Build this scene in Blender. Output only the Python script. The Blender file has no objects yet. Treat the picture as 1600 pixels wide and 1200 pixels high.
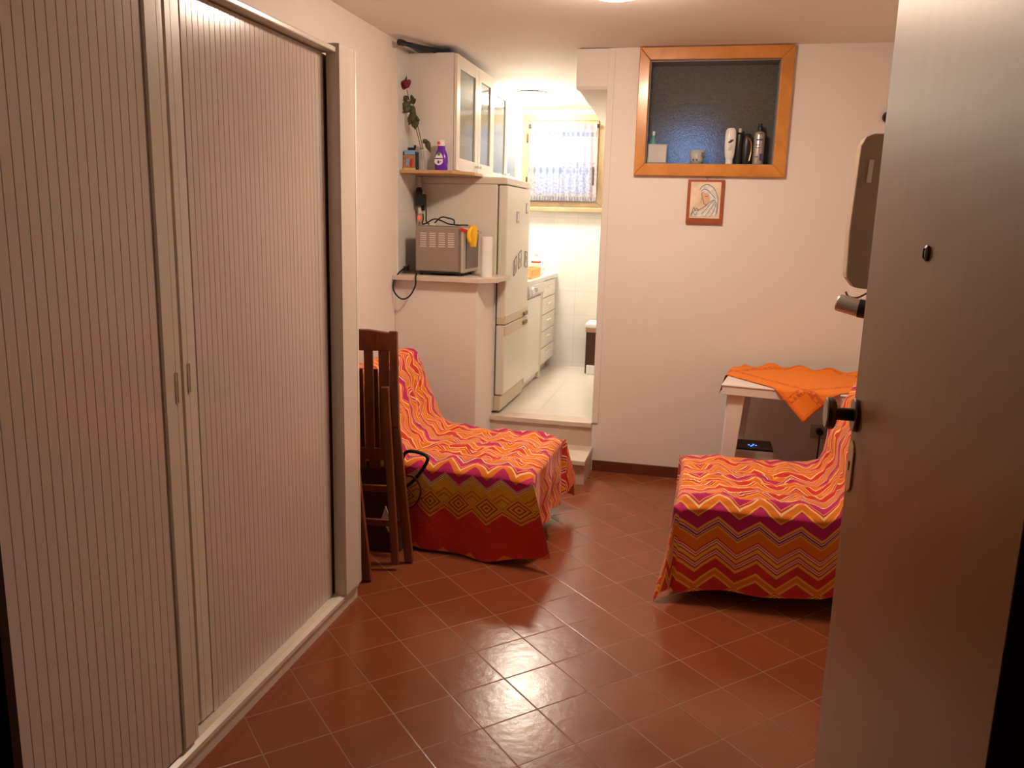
import bpy, bmesh, math, random
from mathutils import Vector, Matrix, noise
random.seed(7)
S = bpy.context.scene
C = S.collection
PI = math.pi

# ------------------------------------------------------------ camera
cam = bpy.data.objects.new('camera', bpy.data.cameras.new('camera'))
C.objects.link(cam); S.camera = cam
yaw, pitch, roll, FPX = 0.225714, 0.196745, 0.026772, 1276.1
cf = Vector((-math.sin(yaw)*math.cos(pitch), math.cos(yaw)*math.cos(pitch), -math.sin(pitch)))
cr = Vector((math.cos(yaw), math.sin(yaw), 0)); cu = cr.cross(cf)
cr, cu = math.cos(roll)*cr + math.sin(roll)*cu, -math.sin(roll)*cr + math.cos(roll)*cu
mw = Matrix(((cr.x, cu.x, -cf.x, 0), (cr.y, cu.y, -cf.y, 0), (cr.z, cu.z, -cf.z, 1.5), (0, 0, 0, 1)))
cam.matrix_world = mw
cam.data.sensor_width = 36; cam.data.lens = 36*FPX/1600; cam.data.clip_start = 0.02

# ------------------------------------------------------------ world: dusk outside, and exposure
W = bpy.data.worlds.new('world'); S.world = W; W.use_nodes = True
W.node_tree.nodes['Background'].inputs[0].default_value = (0.15, 0.30, 0.72, 1)
W.node_tree.nodes['Background'].inputs[1].default_value = 1.7
S.view_settings.view_transform = 'Standard'; S.view_settings.look = 'None'
S.view_settings.gamma = 1; S.view_settings.use_curve_mapping = False
S.view_settings.exposure = 0.0
MAIN_LAMP = 138.0
KITCHEN_LAMP = 135.0

# ------------------------------------------------------------ materials
MATS = {}
def mat(name, col=(.8, .8, .8), rough=.5, metal=0., spec=.5, trans=0., emis=None, es=0., bump=0., bscale=60., alpha=1., var=0., vscale=8., coat=0., ior=1.45, sub=0.):
    if name in MATS: return MATS[name]
    m = bpy.data.materials.new(name); m.use_nodes = True; nt = m.node_tree
    b = nt.nodes['Principled BSDF']
    I = b.inputs
    I['Base Color'].default_value = (*col, 1); I['Roughness'].default_value = rough; I['Metallic'].default_value = metal
    I['Specular IOR Level'].default_value = spec; I['Transmission Weight'].default_value = trans; I['IOR'].default_value = ior
    I['Alpha'].default_value = alpha; I['Coat Weight'].default_value = coat
    if emis: I['Emission Color'].default_value = (*emis, 1); I['Emission Strength'].default_value = es
    if bump or var:
        tc = nt.nodes.new('ShaderNodeTexCoord')
        if bump:
            n = nt.nodes.new('ShaderNodeTexNoise'); n.inputs['Scale'].default_value = bscale; n.inputs['Detail'].default_value = 4
            bp = nt.nodes.new('ShaderNodeBump'); bp.inputs['Strength'].default_value = bump; bp.inputs['Distance'].default_value = .01
            nt.links.new(tc.outputs['Object'], n.inputs['Vector']); nt.links.new(n.outputs['Fac'], bp.inputs['Height']); nt.links.new(bp.outputs[0], I['Normal'])
        if var:
            n = nt.nodes.new('ShaderNodeTexNoise'); n.inputs['Scale'].default_value = vscale; n.inputs['Detail'].default_value = 5
            hs = nt.nodes.new('ShaderNodeHueSaturation'); hs.inputs['Color'].default_value = (*col, 1)
            mr = nt.nodes.new('ShaderNodeMapRange'); mr.inputs[1].default_value = .3; mr.inputs[2].default_value = .7
            mr.inputs[3].default_value = 1-var; mr.inputs[4].default_value = 1+var
            nt.links.new(tc.outputs['Object'], n.inputs['Vector']); nt.links.new(n.outputs['Fac'], mr.inputs[0])
            nt.links.new(mr.outputs[0], hs.inputs['Value']); nt.links.new(hs.outputs[0], I['Base Color'])
    MATS[name] = m; return m

def node(nt, t, **kw):
    n = nt.nodes.new('ShaderNode'+t)
    for k, v in kw.items():
        if k.startswith('i'): n.inputs[int(k[1:])].default_value = v
        else: setattr(n, k, v)
    return n
def mth(nt, op, a, b=None, c=None):
    n = nt.nodes.new('ShaderNodeMath'); n.operation = op
    for i, x in enumerate((a, b, c)):
        if x is None: continue
        if isinstance(x, (int, float)): n.inputs[i].default_value = x
        else: nt.links.new(x, n.inputs[i])
    return n.outputs[0]
def ramp(nt, fac, stops, interp='CONSTANT'):
    r = nt.nodes.new('ShaderNodeValToRGB'); r.color_ramp.interpolation = interp
    e = r.color_ramp.elements; e.remove(e[1]); e[0].position = stops[0][0]; e[0].color = (*stops[0][1], 1)
    for p, c in stops[1:32]: k = e.new(min(1., p)); k.color = (*c, 1)
    nt.links.new(fac, r.inputs[0]); return r.outputs[0]
def mixc(nt, fac, a, b):
    n = nt.nodes.new('ShaderNodeMix'); n.data_type = 'RGBA'
    for s, x in ((0, fac), (6, a), (7, b)):
        if isinstance(x, (int, float)): n.inputs[s].default_value = x
        elif isinstance(x, tuple): n.inputs[s].default_value = (*x, 1)
        else: nt.links.new(x, n.inputs[s])
    return n.outputs[2]

def tile_mat(name, col, grout, size, gap, rot, rough, off=(0, 0), plane='XY', bump=.3, var=.12, bs=14., grow=None, spec=.5, stretch=1.):
    m = bpy.data.materials.new(name); m.use_nodes = True; nt = m.node_tree; b = nt.nodes['Principled BSDF']
    tc = node(nt, 'TexCoord'); sp = node(nt, 'SeparateXYZ'); nt.links.new(tc.outputs['Object'], sp.inputs[0])
    X, Y = {'XY': (0, 1), 'XZ': (0, 2), 'YZ': (1, 2)}[plane]
    x, y = sp.outputs[X], sp.outputs[Y]
    c, s = math.cos(rot), math.sin(rot)
    u = mth(nt, 'ADD', mth(nt, 'ADD', mth(nt, 'MULTIPLY', x, c/size), mth(nt, 'MULTIPLY', y, s/size)), off[0])
    v = mth(nt, 'ADD', mth(nt, 'ADD', mth(nt, 'MULTIPLY', x, -s/size/stretch), mth(nt, 'MULTIPLY', y, c/size/stretch)), off[1])
    fu, fv = mth(nt, 'PINGPONG', u, .5), mth(nt, 'PINGPONG', v, .5)
    d = mth(nt, 'MINIMUM', fu, fv)
    g = mth(nt, 'LESS_THAN', d, gap/size/2)
    cu_, cv_ = mth(nt, 'FLOOR', u), mth(nt, 'FLOOR', v)
    cx = node(nt, 'CombineXYZ'); nt.links.new(cu_, cx.inputs[0]); nt.links.new(cv_, cx.inputs[1])
    wn = node(nt, 'TexWhiteNoise'); nt.links.new(cx.outputs[0], wn.inputs['Vector'])
    nz = node(nt, 'TexNoise'); nz.inputs['Scale'].default_value = 9; nz.inputs['Detail'].default_value = 6; nt.links.new(tc.outputs['Object'], nz.inputs['Vector'])
    val = mth(nt, 'ADD', mth(nt, 'MULTIPLY', wn.outputs[0], var), mth(nt, 'MULTIPLY', nz.outputs['Fac'], var*2.2))
    val = mth(nt, 'ADD', val, 1-var*1.6)
    hs = node(nt, 'HueSaturation'); hs.inputs['Color'].default_value = (*col, 1); nt.links.new(val, hs.inputs['Value'])
    nt.links.new(mixc(nt, g, hs.outputs[0], grout), b.inputs['Base Color'])
    n2 = node(nt, 'TexNoise'); n2.inputs['Scale'].default_value = bs; n2.inputs['Detail'].default_value = 5; nt.links.new(tc.outputs['Object'], n2.inputs['Vector'])
    edge = mth(nt, 'MINIMUM', mth(nt, 'MULTIPLY', d, size/gap*1.0), 1.0)
    h = mth(nt, 'ADD', mth(nt, 'MULTIPLY', n2.outputs['Fac'], .35), mth(nt, 'MULTIPLY', edge, .25))
    # every tile sits at a slightly different slant
    sl = mth(nt, 'MULTIPLY', mth(nt, 'SUBTRACT', wn.outputs[0], .5), mth(nt, 'MULTIPLY', fu, .5))
    h = mth(nt, 'ADD', h, sl)
    bp = node(nt, 'Bump'); bp.inputs['Strength'].default_value = bump; bp.inputs['Distance'].default_value = .006
    nt.links.new(h, bp.inputs['Height']); nt.links.new(bp.outputs[0], b.inputs['Normal'])
    nt.links.new(mth(nt, 'ADD', mth(nt, 'MULTIPLY', g, .4), mth(nt, 'ADD', mth(nt, 'MULTIPLY', nz.outputs['Fac'], .12), rough-.06)), b.inputs['Roughness'])
    b.inputs['Specular IOR Level'].default_value = spec
    MATS[name] = m; return m

def wood_mat(name, c1, c2, scale=(1, 1, 1), rough=.45, freq=14., spec=.5, coat=0.):
    m = bpy.data.materials.new(name); m.use_nodes = True; nt = m.node_tree; b = nt.nodes['Principled BSDF']
    tc = node(nt, 'TexCoord'); mp = node(nt, 'Mapping'); mp.inputs['Scale'].default_value = scale
    nt.links.new(tc.outputs['Object'], mp.inputs[0])
    n = node(nt, 'TexNoise'); n.inputs['Scale'].default_value = freq; n.inputs['Detail'].default_value = 6; n.inputs['Distortion'].default_value = .6
    nt.links.new(mp.outputs[0], n.inputs['Vector'])
    col = ramp(nt, n.outputs['Fac'], [(.3, c1), (.7, c2)], 'LINEAR')
    nt.links.new(col, b.inputs['Base Color']); b.inputs['Roughness'].default_value = rough; b.inputs['Specular IOR Level'].default_value = spec
    b.inputs['Coat Weight'].default_value = coat; b.inputs['Coat Roughness'].default_value = .15
    bp = node(nt, 'Bump'); bp.inputs['Strength'].default_value = .02; bp.inputs['Distance'].default_value = .002
    nt.links.new(n.outputs['Fac'], bp.inputs['Height']); nt.links.new(bp.outputs[0], b.inputs['Normal'])
    MATS[name] = m; return m

wallp = mat('wall_paint', (.80, .745, .70), .7, spec=.3, bump=.06, bscale=35, var=.015, vscale=1.5)
ceilp = mat('ceiling_paint', (.84, .79, .745), .8, spec=.2)
floorm = tile_mat('terracotta', (.235, .062, .022), (.25, .12, .065), .2, .0035, PI/4, .225, (-0.601, -0.525), bump=.34, spec=.65, bs=30)
kfloor = tile_mat('white_floor_tile', (.72, .68, .61), (.42, .36, .29), .4, .004, 0, .22, (.45, .35), bump=.1, var=.03)
ktile = tile_mat('white_wall_tile', (.78, .78, .76), (.62, .60, .57), .2, .003, 0, .25, (.2, .3), plane='XZ', bump=.3, var=.05)
ktile2 = tile_mat('white_side_tile', (.74, .74, .72), (.60, .58, .55), .2, .003, 0, .25, (.2, .3), plane='YZ', bump=.3, var=.05)
cream = mat('cream_plastic', (.70, .63, .56), .28, spec=.5, bump=.02, bscale=200)
creamf = mat('cream_frame', (.74, .68, .58), .25, spec=.5)
tamb = mat('tambour_slat', (.66, .575, .52), .17, spec=.5)
white = mat('white_lacquer', (.76, .72, .66), .3)
fridgew = mat('fridge_enamel', (.74, .70, .62), .32, bump=.03, bscale=120)
beige = mat('beige_plastic', (.62, .53, .38), .4)
marble = mat('marble', (.66, .56, .47), .35, var=.06, vscale=14)
riserm = mat('riser_stone', (.62, .50, .41), .45, var=.08, vscale=10)
baseb = mat('baseboard_brown', (.13, .035, .018), .4, var=.1)
orangewood = wood_mat('pine_varnish', (.50, .19, .035), (.68, .29, .06), (1, 1, 1), .3, 9, coat=.4)
redwood = wood_mat('red_plaque', (.30, .07, .025), (.38, .10, .035), (1, 1, 5), .4, 9)
palewood = wood_mat('pale_window_wood', (.36, .26, .15), (.44, .33, .20), (1, 1, 1), .4, 8)
shelfwood = wood_mat('shelf_pine', (.50, .28, .13), (.58, .35, .18), (1, 6, 6), .45, 8)
chairwood = wood_mat('chair_wood', (.17, .045, .015), (.27, .075, .025), (6, 6, .8), .4, 8)
doorwood = wood_mat('door_veneer', (.31, .145, .056), (.335, .158, .062), (7, 7, .4), .42, 5, spec=.22)
dark = mat('black_plastic', (.012, .012, .014), .35)
blackrub = mat('black_rubber', (.01, .01, .01), .6)
steel = mat('brushed_steel', (.40, .35, .31), .38, metal=.85, var=.05, vscale=3)
chrome = mat('chrome', (.75, .72, .68), .15, metal=1)
bronze = mat('bronze', (.13, .085, .06), .35, metal=.9)
brass = mat('brass', (.55, .38, .13), .4, metal=.6)
glass = mat('clear_glass', (.80, .78, .74), .08, alpha=.22)
cabglass = mat('cabinet_glass', (.55, .60, .58), .04, trans=.8, ior=1.5, bump=.03, bscale=40)
frost = mat('frosted_glass', (.60, .60, .54), .19, trans=.86, ior=1.22, bump=.45, bscale=170, var=.30, vscale=170)  # colour speckle stands in for lamp reflections on the textured glass
purple = mat('purple_plastic', (.14, .02, .42), .25)
paper = mat('white_paper', (.82, .80, .78), .8)
yellow = mat('yellow_cloth', (.85, .50, .02), .7)
redc = mat('red_cloth', (.55, .03, .02), .7)
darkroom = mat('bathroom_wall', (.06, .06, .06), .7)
blockerm = mat('sky_blocker_dark', (.03, .03, .035), .8)
lampm = mat('lamp_glass', (.9, .9, .9), .3, emis=(1.0, .77, .585), es=MAIN_LAMP)
klampm = mat('kitchen_lamp_glass', (.9, .9, .9), .3, emis=(1.0, .87, .69), es=KITCHEN_LAMP)
lampbase = mat('lamp_base', (.8, .8, .78), .4)
whitep = mat('white_plastic', (.80, .77, .72), .4)
tablep = mat('table_plastic', (.80, .74, .70), .38)

# ------------------------------------------------------------ geometry helpers
class MB:
    def __init__(s, M=None): s.bm = bmesh.new(); s.M = M; s.uv = None
    def box(s, x0, x1, y0, y1, z0, z1):
        vs = [s.bm.verts.new((x, y, z)) for x in (x0, x1) for y in (y0, y1) for z in (z0, z1)]
        for f in ((0, 1, 3, 2), (4, 6, 7, 5), (0, 4, 5, 1), (2, 3, 7, 6), (0, 2, 6, 4), (1, 5, 7, 3)): s.bm.faces.new([vs[i] for i in f])
        return s
    def bar(s, a, b, w, h, up=(0, 0, 1)):      # straight bar of rectangular section
        a, b = Vector(a), Vector(b); d = (b-a).normalized(); up = Vector(up)
        if abs(d.dot(up)) > .99: up = Vector((0, 1, 0))
        r = d.cross(up).normalized(); u = r.cross(d)
        vs = [s.bm.verts.new(p+r*i*w/2+u*j*h/2) for p in (a, b) for i, j in ((-1, -1), (1, -1), (1, 1), (-1, 1))]
        for f in ((0, 3, 2, 1), (4, 5, 6, 7), (0, 1, 5, 4), (1, 2, 6, 5), (2, 3, 7, 6), (3, 0, 4, 7)): s.bm.faces.new([vs[i] for i in f])
        return s
    def prism(s, poly, lo, hi, axis='z'):
        f3 = {'z': lambda p, t: (p[0], p[1], t), 'y': lambda p, t: (p[0], t, p[1]), 'x': lambda p, t: (t, p[0], p[1])}[axis]
        a = [s.bm.verts.new(f3(p, lo)) for p in poly]; b = [s.bm.verts.new(f3(p, hi)) for p in poly]; n = len(poly)
        s.bm.faces.new(a[::-1]); s.bm.faces.new(b)
        for i in range(n): s.bm.faces.new((a[i], a[(i+1) % n], b[(i+1) % n], b[i]))
        return s
    def tube(s, pts, r, n=8, closed=False):
        pts = [Vector(p) for p in pts]; rings = []; prev = None; m = len(pts)
        for i, p in enumerate(pts):
            t = (pts[(i+1) % m] - pts[i-1]) if closed else (pts[min(i+1, m-1)] - pts[max(i-1, 0)])
            t.normalize()
            if prev is None: u = t.orthogonal().normalized()
            else: u = (prev - t*prev.dot(t)).normalized()
            prev = u; w = t.cross(u); rr = r[i] if isinstance(r, (list, tuple)) else r
            rings.append([s.bm.verts.new(p + (u*math.cos(k*2*PI/n)+w*math.sin(k*2*PI/n))*rr) for k in range(n)])
        for i in range(m if closed else m-1):
            a, b = rings[i], rings[(i+1) % m]
            for k in range(n): s.bm.faces.new((a[k], a[(k+1) % n], b[(k+1) % n], b[k]))
        if not closed: s.bm.faces.new(rings[0][::-1]); s.bm.faces.new(rings[-1])
        return s
    def lathe(s, prof, c, n=24, sx=1., sy=1., axis='z'):
        rings = []
        for r, z in prof:
            ring = []
            for k in range(n):
                a = k*2*PI/n; x, y = r*math.cos(a)*sx, r*math.sin(a)*sy
                v = {'z': (x, y, z), 'y': (x, z, y), 'x': (z, x, y)}[axis]
                ring.append(s.bm.verts.new(Vector(c)+Vector(v)))
            rings.append(ring)
        for a, b in zip(rings, rings[1:]):
            for k in range(n): s.bm.faces.new((a[k], a[(k+1) % n], b[(k+1) % n], b[k]))
        if prof[0][0] > 1e-4: s.bm.faces.new(rings[0][::-1])
        if prof[-1][0] > 1e-4: s.bm.faces.new(rings[-1])
        return s
    def grid(s, fn, nu, nv, uvf=None):
        V = [[s.bm.verts.new(fn(i/nu, j/nv)) for j in range(nv+1)] for i in range(nu+1)]
        uvl = s.bm.loops.layers.uv.new('UVMap') if uvf else None
        for i in range(nu):
            for j in range(nv):
                f = s.bm.faces.new((V[i][j], V[i+1][j], V[i+1][j+1], V[i][j+1]))
                if uvf:
                    for l, (a, b) in zip(f.loops, ((i, j), (i+1, j), (i+1, j+1), (i, j+1))): l[uvl].uv = uvf(a/nu, b/nv)
        return s
    def build(s, name, m, parent=None, bevel=0., smooth=False, solid=0., keepn=False, seg=2, subd=0, origin=None):
        bm = s.bm
        if s.M is not None: bm.transform(s.M)
        if not keepn:
            bmesh.ops.remove_doubles(bm, verts=bm.verts, dist=1e-6) if smooth else None
            bmesh.ops.recalc_face_normals(bm, faces=bm.faces)
        if parent is not None: o0 = Vector(parent['_o'])
        elif origin is not None: o0 = Vector(origin)
        else:
            xs = [v.co for v in bm.verts]
            o0 = Vector(((min(v.x for v in xs)+max(v.x for v in xs))/2, (min(v.y for v in xs)+max(v.y for v in xs))/2, min(v.z for v in xs)))
        bmesh.ops.translate(bm, verts=bm.verts, vec=-o0)
        me = bpy.data.meshes.new(name); bm.to_mesh(me); bm.free()
        o = bpy.data.objects.new(name, me); C.objects.link(o); me.materials.append(m)
        if smooth:
            for p in me.polygons: p.use_smooth = True
        if parent is not None: o.parent = parent
        else: o.location = o0
        o['_o'] = list(o0)
        if solid:
            d = o.modifiers.new('solid', 'SOLIDIFY'); d.thickness = solid; d.offset = -1
        if bevel:
            d = o.modifiers.new('bevel', 'BEVEL'); d.width = bevel; d.segments = seg; d.limit_method = 'ANGLE'; d.angle_limit = .6
        if subd:
            d = o.modifiers.new('sub', 'SUBSURF'); d.levels = subd; d.render_levels = subd
        return o
def thing(name, label, cat, loc, group=None):
    o = bpy.data.objects.new(name, None); C.objects.link(o); o.location = loc; o['_o'] = list(loc); o.empty_display_size = .1
    return tag(o, label, cat, group)
def tag(o, label, cat, group=None, kind=None):
    o['label'] = label; o['category'] = cat
    if group: o['group'] = group
    if kind: o['kind'] = kind
    return o
def struct(name, mb, m, **kw):
    o = mb.build(name, m, origin=kw.pop('origin', (0, 0, 0)), **kw); o['kind'] = 'structure'; return o
def spline(pts, n=8):
    pts = [Vector(p) for p in pts]; out = []
    for i in range(len(pts)-1):
        p0, p1, p2, p3 = pts[max(i-1, 0)], pts[i], pts[i+1], pts[min(i+2, len(pts)-1)]
        for k in range(n):
            t = k/n; out.append(.5*((2*p1)+(p2-p0)*t+(2*p0-5*p1+4*p2-p3)*t*t+(3*p1-p0-3*p2+p3)*t**3))
    return out+[pts[-1]]

# ============================================================ THE ROOM
XL, XR, YF, YB, HC = -1.75, 1.06, .70, 4.86, 2.468
YK, XC = 6.79, -.605          # kitchen back wall, right jamb of the kitchen opening
struct('floor', MB().box(XL, XR, YF-.16, YB+.01, -.1, 0), floorm)
struct('wall_left', MB().box(XL-.12, XL, YF-.16, YK+.1, -.1, 2.7), wallp)
struct('wall_right', MB().box(XR, XR+.12, YF-.16, YK+.1, -.1, 2.7), wallp)
# wall between the room and the bathroom, with the high window opening
WX0, WX1, WZ0, WZ1 = -.375, .328, 1.837, 2.400
b = MB().box(XC, WX0, YB, YB+.14, 0, HC).box(WX1, XR, YB, YB+.14, 0, HC).box(WX0, WX1, YB, YB+.14, 0, WZ0).box(WX0, WX1, YB, YB+.14, WZ1, HC)
struct('wall_back', b, wallp)
struct('ceiling', MB().box(XL-.1, XR+.1, YF-.16, 5.6, HC, HC+.1), ceilp)
struct('ceiling_kitchen', MB().prism([(5.6, HC), (YK+.1, 2.385), (YK+.1, 2.6), (5.6, 2.6)], XL-.1, XR+.1, 'x'), ceilp)
# front wall with the entry
b = MB().box(XL, -.748, YF-.14, YF, 0, HC).box(.30, XR, YF-.14, YF, 0, HC).box(-.748, .30, YF-.14, YF, 2.14, HC)
struct('wall_front', b, wallp)
# unseen dark box added around the camera, blocks sky light at the entry
b = MB().box(-1.6, 1.6, -1.3, -1.2, 0, 2.6).box(-1.7, -1.6, -1.2, YF-.14, 0, 2.6).box(1.6, 1.7, -1.2, YF-.14, 0, 2.6).box(-1.6, 1.6, -1.2, YF-.14, 2.5, 2.6)
struct('wall_sky_blocker', b, blockerm)
struct('floor_sky_blocker', MB().box(-1.6, 1.6, -1.2, YF-.16, -.1, 0), blockerm)
jm = mat('jamb_brown', (.035, .015, .008), .5)
struct('door_1', MB().box(-.79, -.748, YF-.15, YF+.012, 0, 2.14).box(.30, .342, YF-.15, YF+.012, 0, 2.14).box(-.79, .342, YF-.15, YF+.012, 2.14, 2.18), jm)
# kitchen
struct('floor_kitchen', MB().box(XL, XC, YB+.005, YK, 0, .3), kfloor)
b = MB().box(-1.52, XC+.1, YK, YK+.12, 0, 1.626).box(XL, -1.52, YK, YK+.12, 0, 2.6).box(-.85, XC+.1, YK, YK+.12, 0, 2.6).box(-1.52, -.85, YK, YK+.12, 2.35, 2.6).box(-1.52, -1.45, YK, YK+.12, 1.6, 2.35)
struct('wall_kitchen_back', b, ktile)
struct('wall_kitchen_right', MB().box(XC, XC+.10, YB+.14, YK, 0, 2.6), wallp)
struct('wall_tiles', MB().box(XL, XL+.008, 4.535, YK, .3, 2.44), ktile2)
# bathroom beyond the high window: dim, its own small window lets the dusk in
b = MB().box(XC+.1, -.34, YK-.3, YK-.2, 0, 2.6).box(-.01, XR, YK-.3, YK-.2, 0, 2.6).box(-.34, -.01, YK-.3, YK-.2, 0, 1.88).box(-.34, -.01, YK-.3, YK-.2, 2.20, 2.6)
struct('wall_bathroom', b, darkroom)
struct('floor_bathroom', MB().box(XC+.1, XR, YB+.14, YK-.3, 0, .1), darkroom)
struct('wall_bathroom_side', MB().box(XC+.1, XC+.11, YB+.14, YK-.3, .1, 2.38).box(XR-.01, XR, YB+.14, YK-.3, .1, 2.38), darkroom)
# half wall
struct('wall_half', MB().box(XL, -1.25, 4.50, 4.885, 0, 1.15), wallp, bevel=.004)
struct('trim_1', MB().prism([(XL, 4.455), (-1.225, 4.455), (-1.15, 4.56), (-1.15, 4.885), (XL, 4.885)], 1.15, 1.178), marble, bevel=.003)
struct('trim_2', MB().box(XC-.002, XC+.036, YB-.010, YB, .3, HC-.002), wallp, bevel=.003)
struct('baseboard_back', MB().box(XC+.012, XR, YB-.012, YB, 0, .066), baseb, bevel=.002)
struct('baseboard_right', MB().box(XR-.012, XR, YF, YB-.013, 0, .066), baseb)
# steps up to the kitchen
st = struct('trim_3', MB().box(-1.25, XC-.002, YB-.022, YB+.12, .272, .301), marble, bevel=.003)
struct('trim_4', MB().box(-1.25, XC-.002, YB-.004, YB+.006, .15, .272), riserm)
struct('trim_5', MB().box(-1.25, XC+.011, 4.522, YB, .122, .15), marble, bevel=.003)
struct('trim_6', MB().box(-1.25, XC+.006, 4.552, YB, 0, .122), riserm)
# boxed-in bulkhead at the right of the opening
b = MB().prism([(4.848, HC-.004), (4.848, 2.262), (6.3, 2.198), (6.78, 2.05), (6.78, HC)], -.785, XC-.001, 'x')
struct('wall_bulkhead', b, wallp)
struct('trim_7', MB().prism([(4.838, 2.262), (4.848, 2.245), (4.93, 2.25), (4.93, 2.262)], -.782, XC-.001, 'x'), wallp)

# high frosted window: frame on the wall, pane deep in the opening
wn = thing('window_1', '', '', (-.02, YB, WZ0)); del wn['label']; del wn['category']; wn['kind'] = 'structure'
FX0, FX1, FZ0, FZ1 = -.432, .392, 1.775, 2.463
fb = MB()
def mitre(fb, o, i, y0, y1):
    (ox0, ox1, oz0, oz1), (ix0, ix1, iz0, iz1) = o, i
    for poly in ([(ox0, oz0), (ox1, oz0), (ix1, iz0), (ix0, iz0)], [(ox0, oz1), (ox1, oz1), (ix1, iz1), (ix0, iz1)],
                 [(ox0, oz0), (ox0, oz1), (ix0, iz1), (ix0, iz0)], [(ox1, oz0), (ox1, oz1), (ix1, iz1), (ix1, iz0)]):
        fb.prism(poly, y0, y1, 'y')
mitre(fb, (FX0, FX1, FZ0, FZ1), (WX0+.003, WX1-.003, WZ0+.004, WZ1-.004), YB-.028, YB)
fb.build('window_frame', orangewood, wn, bevel=.004)
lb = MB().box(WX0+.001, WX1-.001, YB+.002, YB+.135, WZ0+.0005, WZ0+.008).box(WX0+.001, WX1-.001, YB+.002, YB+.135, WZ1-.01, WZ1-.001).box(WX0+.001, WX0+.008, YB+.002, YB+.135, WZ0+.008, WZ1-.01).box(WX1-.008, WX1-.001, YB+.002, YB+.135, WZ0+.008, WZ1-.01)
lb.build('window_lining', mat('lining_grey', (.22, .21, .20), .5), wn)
MB().box(WX0+.008, WX1-.008, YB+.115, YB+.121, WZ0+.008, WZ1-.01).build('window_pane', frost, wn)

# kitchen window
kw = thing('window_2', '', '', (-1.18, YK, 1.626)); del kw['label']; del kw['category']; kw['kind'] = 'structure'
fb = MB(); mitre(fb, (-1.52, -.845, 1.622, 2.352), (-1.47, -.893, 1.672, 2.30), YK-.03, YK+.10); fb.build('window_frame', palewood, kw, bevel=.004)
fb = MB(); mitre(fb, (-1.468, -.895, 1.674, 2.298), (-1.41, -.952, 1.73, 2.24), YK-.045, YK+.0); fb.build('window_sash', palewood, kw, bevel=.004)
MB().box(-1.41, -.952, YK-.025, YK-.02, 1.73, 2.24).build('window_pane', glass, kw)
MB().box(-1.535, -.81, YK-.075, YK, 1.585, 1.622).build('window_sill', palewood, kw, bevel=.004)
MB().box(-.93, -.915, YK-.052, YK-.045, 1.86, 1.98).bar((-.922, YK-.075, 1.93), (-.918, YK-.075, 1.80), .014, .012).box(-.929, -.916, YK-.08, YK-.05, 1.92, 1.94).build('window_handle', bronze, kw, bevel=.002)
for z in (2.14, 1.80): MB().tube([(-1.472, YK-.05, z), (-1.472, YK-.05, z+.06)], .007).build('hinge', bronze, kw)

# ============================================================ LAMPS
def dome(name, label, x, y, z, r, h, m, rot=0):
    t = thing(name, label, 'lamp', (x, y, z))
    MB().lathe([(r*.93, 0), (r*.93, -.022), (.001, -.022)], (x, y, z), 40).build('lamp_base', lampbase, t)
    MB().lathe([(r*math.cos(a*PI/20), -.020-h*math.sin(a*PI/20)) for a in range(0, 10)]+[(.0005, -.020-h)], (x, y, z), 40).build('lamp_shade', m, t, smooth=True)
    return t
dome('ceiling_lamp', 'round glowing ceiling lamp over the terracotta-floored room', -.42, 3.50, HC, .15, .068, lampm)
kl = dome('ceiling_lamp', 'round glowing ceiling lamp inside the kitchen in front of its window', -1.33, 6.22, 2.424, .165, .06, klampm)

# ============================================================ WARDROBE
wd = thing('wardrobe', 'tall cream tambour-fronted wardrobe along the left wall', 'wardrobe', (-1.51, 2.02, 0))
Y0, Y1, ZT = 1.18, 2.86, 2.062
MB().box(XL+.004, -1.275, Y0, Y0+.02, 0, ZT-.02).box(XL+.004, -1.275, Y1-.02, Y1, .0, ZT-.02).box(XL+.004, XL+.012, Y0+.02, Y1-.02, 0, ZT-.02).box(XL+.004, -1.335, Y0+.02, Y1-.02, .055, .07).build('carcass', cream, wd)
MB().box(XL+.004, -1.264, Y0, Y1-.14, ZT-.018, ZT).build('top_panel', creamf, wd, bevel=.004)
MB().prism([(-1.335, 0), (-1.270, 0), (-1.270, .040), (-1.262, .048), (-1.262, .062), (-1.276, .070), (-1.335, .070)], Y0, Y1-.012, 'y').build('plinth', creamf, wd)
b = MB().prism([(Y1-.152, -1.300), (Y1-.152, -1.262), (Y1-.146, -1.254), (Y1-.035, -1.250), (Y1-.033, -1.253), (Y1-.031, -1.250), (Y1-.012, -1.252), (Y1-.003, -1.262), (Y1, -1.275), (Y1, -1.300)], .07, ZT+.012, 'z')
for v in b.bm.verts: v.co = Vector((v.co.y, v.co.x, v.co.z))
b.build('corner_post', creamf, wd)
def tambour(y0, y1, xf, z0, z1, pitch, parent):
    pts = []; y = y0; g = .0017
    while y < y1-1e-4:
        e = min(y+pitch, y1)
        pts += [(xf-.006, y), (xf-.006, y+g*.6), (xf-.0006, y+g*.75), (xf, y+g*1.1), (xf, e-g*.4), (xf-.0006, e)]
        y = e
    pts += [(xf-.006, y1), (xf-.016, y1), (xf-.016, y0)]
    return MB().prism(pts, z0, z1, 'z').build('slat_panel', tamb, parent)
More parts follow.
